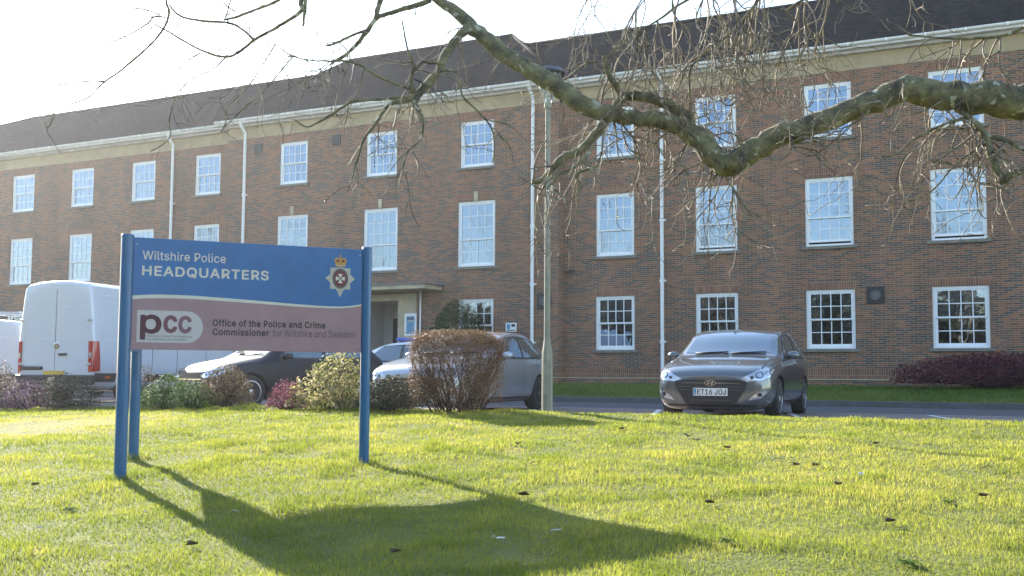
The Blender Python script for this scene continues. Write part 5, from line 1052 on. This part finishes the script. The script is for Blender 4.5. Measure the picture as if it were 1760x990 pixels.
# the clipped brown twiggy bush
def twiggy_bush(px, e, wpx, top, label):
    p = edge_at(px, e); z = lz(p.x, p.y); W = wpx/F_PX*p.y; H = EYE-z+(643.3-top)/F_PX*p.y; R_ = W/2
    root = thing('twiggy_bush', label, 'bush', (p.x, p.y, z), 0, 'shrubs along the lawn edge')
    mb = MB(); tw = MB(); tips = []
    def inside(q): r = math.hypot(q.x, q.y/.85)/R_; return r < 1.0 and q.z < H*(1.0-.16*r**4)
    def grow(q, d, r, lvl):
        pts = [q.copy()]; rad = [r]; n = 5 if lvl < 2 else 4
        for i in range(n):
            d = (d+Vector((RNG.normal(0, .16), RNG.normal(0, .16), RNG.normal(.05, .10)))).normalized(); q = q+d*(H*.14*(.8+.5*RNG.random())*(1 if lvl == 0 else .62))
            if not inside(q): break
            pts.append(q.copy()); r *= .84; rad.append(r)
            if lvl < 3 and RNG.random() < (.85 if lvl else .7):
                grow(q, (d+Vector((RNG.normal(0, .55), RNG.normal(0, .55), .15))).normalized(), r*.7, lvl+1)
        if len(pts) > 1: (mb if lvl < 2 else tw).tube(pts, rad, 4 if lvl < 2 else 3, caps=False)
        tips.append(pts[-1])
    for k in range(85):
        a = RNG.random()*2*PI; b = RNG.random()**.5*R_*.55; t = RNG.random()**.6*.95
        grow(Vector((b*math.cos(a), b*math.sin(a)*.85, -.03)), Vector((math.cos(a)*t*.85, math.sin(a)*t*.8, 1)).normalized(), .0085, 0)
    mb.build('stems', M['stem'], root, smooth=True); tw.build('twigs', M['twigbrown'], root, smooth=True)
    c = np.array([tuple(t) for t in tips]); hi = RNG.random(len(c)) < .35+.65*(c[:, 2]/H)**2; c = c[hi]
    c = np.repeat(c, 7, 0)+RNG.normal(0, .028, (len(c)*7, 3)); c[:, 2] = np.minimum(c[:, 2], H)
    a = RNG.random(9000)*2*PI; r = R_*RNG.random(9000)**.5*.99; top_ = np.stack([r*np.cos(a), r*np.sin(a)*.85, H*(1-.16*(r/R_)**4)-np.abs(RNG.normal(0, .12, 9000))], 1)
    side = np.stack([R_*.97*np.cos(a), R_*.83*np.sin(a), H*(.04+.92*RNG.random(9000)**.62)], 1)+RNG.normal(0, .045, (9000, 3))
    c = np.concatenate([c, top_, side]); d = c/np.linalg.norm(c, axis=1)[:, None]
    V, F, T_ = leaves(c, d, .0150, np.clip(.5+RNG.normal(0, .22, len(c)), 0, 1), .6, .34); mesh_np('foliage', V, F, M['lf_brown'], root, T_)
M['twigbrown'] = mat('brown_twigs', (.085, .046, .026), .7, var=.45, scale=9, col2=(.19, .105, .058))
twiggy_bush(786, .45, 158, 567, 'large clipped dome shaped brown twiggy bush in front of the silver hatchback')

# shrubs against the building
def by_wall(u, off): q = bl.matrix_basis @ Vector((u, -off, 0)); return Vector((q.x, q.y, .44))
shrub('purple_hedge', 'long low purple leaved hedge under the right hand window', 1655, 0, 0, 0, M['lf_barberry'], 15000, .026, lumps=22, depth=.36, flat=1.5, seed=21, pos=by_wall(-2.55, 1.15), W=4.3, H=.84, nst=120, group='shrubs against the building', cat='hedge')
shrub('purple_hedge', 'purple leaved hedge running out of the photo at its right edge', 1760, 0, 0, 0, M['lf_barberry'], 9000, .026, lumps=16, depth=.45, flat=1.5, seed=22, pos=by_wall(.7, 1.2), W=3.6, H=.80, nst=80, group='shrubs against the building', cat='hedge')
pc_ = by_wall(-17.75, 1.6); pc_.z = .30
shrub('conifer_bush', 'dark green conifer bush in front of the ground floor window by the entrance', 795, 0, 0, 0, M['lf_dark'], 17000, .045, lumps=12, depth=.9, shell=.14, seed=23, pos=pc_, W=2.2, H=2.75, nst=40, narrow=.3, up=.5, group='shrubs against the building', cat='conifer')

# ------------------------------------------------------------------ the plane tree reaching in from the right
pt = thing('plane_tree', 'bare plane tree with thick mottled limb reaching in from the right', 'tree', (5.4, 6.5, lz(5.4, 6.5)))
O_ = Vector(pt.location)
def catmull(P_, R_, k=4):
    out, ro = [], []
    for i in range(len(P_)-1):
        p0, p1, p2, p3 = P_[max(i-1, 0)], P_[i], P_[i+1], P_[min(i+2, len(P_)-1)]
        for j in range(k):
            t = j/k; out.append(.5*((2*p1)+(p2-p0)*t+(2*p0-5*p1+4*p2-p3)*t*t+(3*p1-p0-3*p2+p3)*t**3)); ro.append(R_[i]*(1-t)+R_[i+1]*t)
    return out+[P_[-1]], ro+[R_[-1]]
nodes = []                                     # places twigs may grow from: point, direction, radius
limbs, twigs = MB(), MB()
def branch(pts, y0, y1, name=None, pre=(), n=10, rough=.06, k=1.0):
    """pts: (px, py, thickness px) from thick to thin, the distance running from y0 to y1 metres"""
    m_ = len(pts); P_, R_ = list(pre and [Vector(p[:3]) for p in pre]), [p[3] for p in pre]
    for i, (x, y, d) in enumerate(pts):
        yy = y0+(y1-y0)*i/max(1, m_-1); P_.append(at(x, y, yy)); R_.append(d/2/F_PX*yy*(.78 if max(p[0] for p in pts) < 560 else .95))
    P_, R_ = catmull(P_, R_)
    R_ = [r*(1+rough*RNG.normal()) for r in R_]
    for i in range(1, len(P_)-1): P_[i] = P_[i]+Vector(RNG.normal(0, 1, 3))*R_[i]*.10
    for i in range(1, len(P_)-1): nodes.append((P_[i], (P_[i+1]-P_[i-1]).normalized(), R_[i]))
    mb = MB() if name else limbs
    mb.tube([p-O_ for p in P_], R_, n)
    if name: return mb.build(name, M['bark'], pt, smooth=True)
# trunk, high limb (both outside the frame) and the traced limbs
tz = lz(5.4, 6.5)
mb = MB(); P_, R_ = catmull([Vector(p) for p in ((5.4, 6.5, tz-.3), (5.4, 6.5, tz+.1), (5.35, 6.5, 1.2), (5.25, 6.5, 2.3), (5.2, 6.45, 3.4), (5.1, 6.3, 5.0), (5.2, 6.1, 7.2), (5.1, 6.0, 9.5))], [.55, .42, .33, .31, .29, .24, .17, .05])
mb.tube([p-O_ for p in P_], R_, 16); mb.build('trunk', M['bark'], pt, smooth=True)
branch([(1790, 168, 66), (1700, 172, 62), (1640, 166, 56), (1560, 156, 48), (1490, 178, 42), (1420, 206, 40), (1350, 229, 42), (1300, 256, 44), (1262, 278, 46), (1245, 283, 42), (1222, 262, 44), (1190, 228, 40), (1150, 211, 32), (1100, 203, 28), (1060, 198, 30),
        (1020, 190, 33), (975, 160, 35), (930, 132, 33), (890, 108, 32), (850, 80, 30), (815, 50, 27), (790, 25, 23), (760, 5, 19), (735, -18, 16), (700, -40, 12)], 7.0, 7.7, 'limb', pre=[(5.2, 6.45, 2.0, .20), (4.4, 6.65, 2.45, .15)], n=18, rough=.016)
branch([(1247, 278, 30), (1245, 292, 20), (1246, 301, 9)], 7.3, 7.3, n=8)
hl_ = [(5.15, 6.4, 3.8, .16), (3.6, 7.0, 4.3, .13), (1.9, 7.5, 4.35, .11), (.2, 7.7, 4.15, .09), (-1.0, 7.9, 3.85, .055)]
branch([(527, -12, 12), (518, 18, 10), (487, 40, 8), (462, 55, 8), (436, 69, 7.5), (414, 87, 6.5), (389, 98, 6), (353, 89, 5), (324, 75, 4.5), (287, 53, 4), (262, 40, 3)], 8.0, 8.2, 'high_limb', pre=hl_, n=8)
B = branch
B([(1189, 226, 26), (1176, 200, 24), (1152, 182, 22), (1116, 169, 20), (1083, 165, 18), (1066, 172, 17), (1058, 186, 18), (1060, 198, 16)], 7.35, 7.4)
B([(1069, 166, 14), (1054, 140, 12), (1043, 120, 10), (1038, 96, 8)], 7.4, 7.35)
B([(1040, 198, 22), (1034, 218, 18), (1014, 240, 16), (996, 260, 15), (967, 271, 14), (949, 291, 13), (931, 309, 10), (914, 313, 8)], 7.45, 7.3)
B([(1014, 262, 8), (990, 285, 6), (962, 300, 5), (950, 318, 4), (968, 340, 3), (972, 352, 2.5)], 7.35, 7.2); B([(1030, 285, 4), (990, 300, 5), (1000, 320, 3), (975, 350, 2.5)], 7.2, 7.2)
B([(806, 44, 20), (800, 52, 17), (782, 69, 16), (763, 98, 16), (753, 124, 15), (734, 145, 15), (716, 163, 15), (694, 174, 10), (669, 179, 8), (644, 214, 7), (625, 240, 5), (614, 276, 4), (605, 305, 3), (597, 330, 2.5)], 7.6, 7.3)
B([(718, 168, 12), (712, 178, 10), (722, 190, 7), (727, 210, 5), (722, 240, 4), (700, 262, 3), (690, 300, 2.5)], 7.45, 7.3)
B([(711, 160, 12), (706, 140, 9), (711, 113, 6), (702, 91, 4.5), (696, 62, 3.5), (691, 35, 2.5)], 7.45, 7.4)
B([(712, 165, 8), (673, 169, 6), (644, 171, 5.5), (611, 173, 5), (593, 182, 5), (571, 196, 5), (549, 209, 4), (527, 218, 3), (505, 205, 2.5)], 7.45, 7.2)
B([(706, 150, 7), (694, 149, 6), (665, 138, 5.5), (643, 127, 5), (622, 113, 4.5), (596, 105, 4), (567, 105, 3.5), (538, 104, 3), (502, 96, 2.5), (473, 76, 2)], 7.45, 7.2)
B([(765, 110, 7), (745, 108, 5), (725, 108, 4), (716, 120, 3)], 7.5, 7.45)
B([(757, 122, 7), (780, 122, 5), (790, 140, 5), (795, 165, 4), (820, 190, 4), (845, 220, 3.5), (850, 255, 3), (846, 280, 2.5)], 7.5, 7.35)
B([(740, 0, 11), (724, 6, 10), (695, 15, 9), (665, 24, 9), (647, 31, 9), (633, 51, 8.5), (614, 75, 7.5), (593, 95, 7), (571, 107, 5.5)], 7.65, 7.7)
B([(656, -8, 11), (649, 18, 10), (645, 33, 8)], 7.7, 7.68); B([(630, 52, 6), (612, 58, 5.5), (596, 65, 5.5), (575, 75, 5), (560, 79, 4)], 7.68, 7.7)
B([(526, 0, 8), (524, 20, 7), (521, 45, 6)], 8.0, 8.0)
B([(436, 68, 6), (418, 52, 5.5), (396, 40, 5.5), (349, 36, 6), (313, 29, 5), (296, 15, 4), (291, 8, 3)], 8.0, 8.05); B([(500, -14, 7), (470, 5, 6.5), (440, 16, 6), (407, 29, 5.5), (385, 34, 5)], 8.0, 8.03)
B([(289, -10, 5.5), (291, 22, 5.5), (280, 51, 5.5), (258, 78, 5), (233, 100, 5), (204, 124, 4.5), (178, 142, 4.5), (153, 167, 3.5), (124, 178, 3.2), (97, 185, 3), (91, 204, 3), (82, 219, 2.5), (75, 207, 2)], 8.1, 7.8, pre=[(-.9, 7.9, 3.88, .06), (-2.3, 8.1, 3.75, .02)])
B([(178, 140, 3.5), (145, 140, 3), (120, 145, 2.5), (58, 150, 2.3), (40, 160, 2), (7, 153, 1.8)], 7.9, 7.8); B([(285, 30, 4), (265, 29, 4), (254, 40, 3.5), (218, 62, 3), (182, 75, 3), (160, 84, 2.5), (127, 78, 2.2), (102, 58, 1.8)], 8.0, 7.9)
B([(275, 25, 3), (247, 16, 3), (204, 11, 2.4), (178, -2, 2)], 8.0, 8.0)
B([(345, 91, 3.5), (322, 105, 3), (305, 120, 2.6), (265, 131, 2)], 8.1, 8.0); B([(389, 98, 4), (365, 119, 3), (331, 135, 3), (315, 150, 2.6), (302, 167, 3), (291, 204, 3.2), (293, 233, 3), (276, 251, 2.5), (258, 260, 2)], 8.1, 7.8)
B([(405, 20, 4), (390, 10, 3), (375, -6, 2.5)], 8.0, 8.0); B([(388, 30, 4), (395, 5, 3.5), (400, -10, 3)], 8.0, 8.0)
B([(440, 130, 2.4), (425, 150, 3), (405, 170, 3), (390, 185, 3.2), (388, 210, 3), (380, 228, 2.2)], 7.9, 7.8, pre=[at(473, 76, 7.9).to_tuple()+(.006,)]); B([(450, 160, 3), (425, 180, 3.4), (400, 205, 3), (385, 220, 2.5)], 7.8, 7.7, pre=[at(505, 95, 7.9).to_tuple()+(.006,)])
B([(1650, 192, 8), (1668, 203, 12), (1684, 220, 14), (1698, 242, 14), (1702, 265, 14), (1713, 291, 15), (1724, 312, 15), (1736, 302, 13), (1760, 291, 12), (1800, 278, 10)], 7.0, 6.8)
B([(1698, 236, 9), (1720, 238, 9), (1749, 252, 8), (1775, 266, 6)], 6.95, 6.8)
B([(1800, 20, 9), (1760, 47, 7), (1720, 62, 6), (1665, 66, 5), (1611, 65, 4), (1560, 60, 3)], 6.9, 6.9)
B([(1660, 202, 7), (1620, 215, 5), (1570, 240, 4), (1540, 265, 3), (1500, 272, 2.5)], 7.0, 6.9); B([(1697, 240, 6), (1670, 262, 4), (1640, 285, 3.5), (1600, 330, 3), (1560, 345, 2.4)], 6.95, 6.9)
B([(1310, -30, 7), (1302, 0, 6), (1287, 22, 6), (1254, 58, 5), (1225, 80, 5), (1196, 105, 4.5), (1185, 127, 4.5), (1186, 170, 4), (1188, 215, 4)], 7.3, 7.3)
B([(1790, -120, 30), (1620, -80, 20), (1480, -55, 15), (1340, -38, 11), (1220, -28, 8), (1120, -34, 6), (1040, -20, 4), (1010, 0, 3)], 6.9, 7.4, pre=[(5.18, 6.45, 3.5, .12), (4.4, 6.6, 3.9, .09)], n=8)
B([(1500, -58, 10), (1440, -20, 7), (1380, 0, 5), (1350, 20, 4)], 7.1, 7.3); B([(1240, -30, 6), (1180, 0, 5), (1130, 35, 4), (1090, 60, 3.5), (1050, 90, 3), (1030, 140, 2.5)], 7.35, 7.3)
M_ = nodes[:]
limbs.build('branches', M['bark'], pt, smooth=True)
# twigs: kinked, drooping, turning up at the tips
buds = []
def twig(p, d, L_, r, lvl=0, droop=.16):
    n = max(4, int(L_/.045)); st = L_/n; pts = [p.copy()]; rad = [r]; cv = Vector(RNG.normal(0, .16, 3)); hook = RNG.random() < .65
    for i in range(n):
        t = i/n; cv = cv*.70+Vector(RNG.normal(0, .135, 3)); g = -droop if t < .68 else (droop*2.6 if hook else 0)
        d = (d+cv+Vector((0, 0, g))).normalized(); p = p+d*st; pts.append(p.copy()); rad.append(max(.0021, r*(1-.66*(i+1)/n))*(1.25 if RNG.random() < .2 else 1))
        if lvl < 2 and 0 < i and RNG.random() < (.34 if lvl == 0 else .20):
            s_ = (d*.7+Vector(RNG.normal(0, .7, 3))).normalized(); twig(p, s_, L_*(.25+.4*RNG.random()), rad[-1]*.85, lvl+1, droop)
    twigs.tube([q-O_ for q in pts], rad, 4, caps=True)
def in_px(x0, x1, y0, y1):
    out = []
    for q in M_:
        v = q[0]-Vector((0, 0, EYE)); 
        if v.y < 1: continue
        y = v.y*math.cos(PITCH)+v.z*math.sin(PITCH); z = -v.y*math.sin(PITCH)+v.z*math.cos(PITCH); a, b = 880+v.x/y*F_PX, 495-z/y*F_PX
        if x0 < a < x1 and y0 < b < y1: out.append(q)
    return out
def sprinkle(x0, x1, y0, y1, n, L0, L1, r=.0070, down=.8, droop=.16):
    c = in_px(x0, x1, y0, y1)
    if not c: return
    for k in range(n):
        q = c[RNG.integers(0, len(c))]; d = (Vector(RNG.normal(0, .85, 3))+q[1]*.3+Vector((0, 0, -down*.75))).normalized()
        twig(q[0], d, L0+(L1-L0)*RNG.random(), min(r, q[2]*.8), 0, droop)
sprinkle(1000, 1500, -90, 60, 36, .5, 1.15, .0072, 1.3, .26); sprinkle(1030, 1340, 40, 230, 26, .35, .75)
sprinkle(1140, 1340, 190, 300, 18, .35, .75); sprinkle(1340, 1700, 130, 245, 26, .35, .8); sprinkle(900, 1110, 150, 320, 14, .25, .6)
sprinkle(1540, 1800, -100, 80, 14, .3, .7); sprinkle(1560, 1800, 180, 330, 12, .3, .6)
sprinkle(480, 740, 90, 260, 34, .2, .55, .005); sprinkle(580, 740, 200, 335, 12, .2, .45, .004); sprinkle(720, 870, 40, 280, 14, .2, .5, .005)
sprinkle(560, 760, -20, 100, 9, .2, .45, .004, .2); sprinkle(60, 540, -20, 160, 44, .15, .55, .0034, .1, .05); sprinkle(70, 460, 140, 260, 10, .1, .3, .003)
twigs.build('twigs', M['twig'], pt, smooth=True)

# ------------------------------------------------------------------ small things lying in the grass
M['deadleaf'] = mat('dead_leaf', (.09, .055, .03), .8, var=.4, scale=20)
M['scrap'] = mat('pale_scrap', (.62, .58, .54), .7, var=.15, scale=20)
def lawn_px(px, py):
    r = ray(px, py); t = 5.0
    for _ in range(60):
        z = lz(r.x*t, r.y*t); t = t+(EYE+r.z*t-z)/max(-r.z+.05, .05)*.7
    return Vector((r.x*t, r.y*t, lz(r.x*t, r.y*t)))
def fallen_leaf(px, py, s_, label, group=None):
    p = lawn_px(px, py); t = thing('dead_leaf', label, 'leaf', p+Vector((0, 0, .02)), RNG.random()*6, group)
    mb = MB(); n = 12; c = Vector((0, 0, .01)); ring = []
    for k in range(n):
        a = 2*PI*k/n; r = s_*(.55+.45*abs(math.cos(2.5*a))) ; ring.append(Vector((r*math.cos(a), r*math.sin(a)*.8, .012+.6*abs(r*math.sin(a))*(.7+.3*RNG.random()))))
    vs_ = [c]+ring+[v+Vector((0, 0, -.002)) for v in [c]+ring]
    fs = [(0, k+1, (k+1) % n+1) for k in range(n)]+[(n+1, n+2+(k+1) % n, n+2+k) for k in range(n)]+[(k+1, n+2+k, n+2+(k+1) % n, (k+1) % n+1) for k in range(n)]
    mb.add(vs_, fs); mb.build('blade', M['deadleaf'], t)
    mb = MB(); mb.tube([(s_*.4, 0, .012), (s_*.9, .01, .03), (s_*1.4, .03, .028)], .0022, 4); mb.build('stalk', M['stem'], t)
fallen_leaf(1184, 755, .075, 'large curled brown leaf on the lawn below the dark grey hatchback')
fallen_leaf(900, 858, .05, 'brown leaf on the lawn at the upper edge of the sign shadow')
for x, y in ((1369, 805), (1402, 806), (1441, 840), (890, 768), (1068, 742), (1505, 768), (680, 958), (1165, 816), (1220, 872), (1530, 905), (1250, 775), (330, 945), (60, 840), (1690, 860)):
    fallen_leaf(x, y, .04, 'small dead brown leaf lying in the sunny grass', 'small dead leaves on the lawn')
for x, y in ((398, 857), (404, 889), (67, 918), (848, 934), (860, 938), (1480, 823), (955, 923), (250, 890)):
    p = lawn_px(x, y); w = .012+.018*RNG.random(); mb = MB()
    a = [Vector((w*(1+.4*RNG.random())*math.cos(k*PI/3), w*.6*math.sin(k*PI/3), .012*RNG.random())) for k in range(6)]; mb.prism(a, (0, 0, .003))
    o = mb.build('pale_scrap', M['scrap']); o.location = p+Vector((0, 0, .035)); o.rotation_euler = (RNG.normal(0, .3), RNG.normal(0, .3), RNG.random()*6); tag(o, 'small pale scrap lying in the grass', 'scrap', 'pale scraps on the lawn')
for x, y, l in ((1338, 798, .16), (1700, 737, .2), (920, 804, .12), (1700, 813, .14)):
    p = lawn_px(x, y); mb = MB(); mb.tube([(-l/2, 0, .01), (-l*.1, .02, .035), (l*.2, -.01, .03), (l/2, .015, .05)], [.004, .004, .003, .002], 5); mb.tube([(l*.1, 0, .033), (l*.2, .05, .06)], [.003, .0015], 4)
    o = mb.build('fallen_twig', M['twig'], smooth=True); o.location = p+Vector((0, 0, .02)); o.rotation_euler = (0, 0, RNG.normal(0, .5)); tag(o, 'thin fallen twig lying on the lawn', 'twig', 'fallen twigs on the lawn')

M['lf_weed'] = leaf_mat('weed_leaves', [(0, (.06, .10, .018)), (.6, (.12, .18, .03)), (1, (.20, .24, .06))], .4)
def weed(px, py, s_):
    p = lawn_px(px, py); t = thing('weed_plant', 'flat rosette of darker weed leaves in the lawn', 'weed', p, RNG.random()*6, 'weed rosettes in the lawn')
    V, F = [], []
    for k in range(13):
        a = k*2.4; l = s_*(.6+.5*RNG.random()); w = l*.17; u = np.array([math.cos(a), math.sin(a), 0]); v = np.array([-u[1], u[0], 0]); n0 = len(V)
        for q, (r_, ww, z_) in enumerate(((.05, .3, .01), (.4, 1, .026), (.75, .9, .026), (1, .1, .012))):
            V += [u*l*r_-v*w*ww+[0, 0, z_*(1+.5*RNG.random())], u*l*r_+v*w*ww+[0, 0, z_]]
        F += [(n0+2*q, n0+2*q+1, n0+2*q+3, n0+2*q+2) for q in range(3)]
    mesh_np('leaves', np.array(V), np.array(F), M['lf_weed'], t, np.clip(RNG.normal(.5, .2, len(V)), 0, 1))
for x, y, s_ in ((1562, 974, .085), (1250, 936, .05), (120, 880, .055), (1630, 868, .05)): weed(x, y, s_)

# ------------------------------------------------------------------ bare trees across the lawn, behind the viewer: what the windows mirror
def far_tree():
    root = thing('mirrored_tree', 'bare tree behind the viewer, seen mirrored in the window panes', 'tree', (0, 0, 0), 0, 'trees mirrored in the windows')
    tr, cw = MB(), MB()
    def grow(p, d, L_, r, lvl):
        n = 5; pts = [p.copy()]; rad = [r]
        for i in range(n):
            d = (d+Vector(RNG.normal(0, .13, 3))+Vector((0, 0, .04))).normalized(); p = p+d*L_/n; pts.append(p.copy()); r *= .86; rad.append(r)
            if lvl < 4 and (i > 1 or lvl): 
                for _ in range(2 if lvl in (0, 1) else 1):
                    grow(p, (d*.6+Vector(RNG.normal(0, .6, 3))).normalized(), L_*(.45+.25*RNG.random()), r*.55, lvl+1)
        (tr if lvl == 0 else cw).tube(pts, rad, 8 if lvl == 0 else 4 if lvl < 3 else 3, caps=False)
    grow(Vector((0, 0, -.3)), Vector((0, 0, 1)), 9.5, .32, 0)
    tr.build('trunk', M['twig'], root, smooth=True); cw.build('crown', M['twig'], root, smooth=True); return root
def far_copy(o, loc, rz, sc):
    c = o.copy(); COL.objects.link(c); c.location = loc; c.rotation_euler = (0, 0, rz); c.scale = (sc, sc, sc)
    for ch in list(o.children): q = ch.copy(); COL.objects.link(q); q.parent = c
far0 = far_tree()
spots = [(-6, -11, .9), (-13, -6, 1.0), (-19, -9, 1.2), (-24, 1, .95), (-31, -3, 1.2), (-38, 7, 1.05), (-46, 3, 1.2), (-52, 15, 1.1), (-62, 20, 1.2), (1, -17, 1.0), (-9, -20, 1.2), (8, -14, .9)]
for i, (x, y, s_) in enumerate(spots):
    if i == 0: far0.location = (x, y, lz(x, y)); far0.scale = (s_,)*3
    else: far_copy(far0, (x, y, lz(x, y)), i*1.3, s_)

# dense evergreen belt far across the lawn, behind the viewer: the dark mass mirrored low in the windows
M['lf_belt'] = leaf_mat('belt_leaves', [(0, (.030, .036, .022)), (.5, (.070, .080, .048)), (1, (.13, .135, .085))], .25)
nb_ = 62000; t_ = RNG.random(nb_); bx = -78+t_*120; by = 34-62*np.sin(np.clip((bx+78)/120, 0, 1)*PI*.62)+RNG.normal(0, 1.6, nb_)
bh = (5.2+2.8*vnoise(bx, by*0, .16, 31)+1.2*vnoise(bx, by*0, .6, 32)); bz = bh*RNG.random(nb_)**.8
c_ = np.stack([bx, by, lawn_z(bx, by)+bz], 1); V, F, T_ = leaves(c_, rotu(nb_), .46, np.clip(RNG.normal(.5, .22, nb_), 0, 1))
tag(mesh_np('tree_belt', V, F, M['lf_belt'], None, T_), kind='stuff')

# ------------------------------------------------------------------ thin scattering volume added to imitate veiling lens glare towards the sun
hz = MB(); hz.box(-95, 60, -62, 95, -18, 17)
hm, N, L, P = new_mat('glare_veil'); N.remove(P); pv = N.new('ShaderNodeVolumePrincipled'); pv.inputs['Color'].default_value = (.95, .96, 1, 1)
pv.inputs['Density'].default_value = .00040; pv.inputs['Anisotropy'].default_value = .68; L.new(pv.outputs[0], N['Material Output'].inputs['Volume'])
tag(hz.build('glare_veil', hm), kind='stuff')
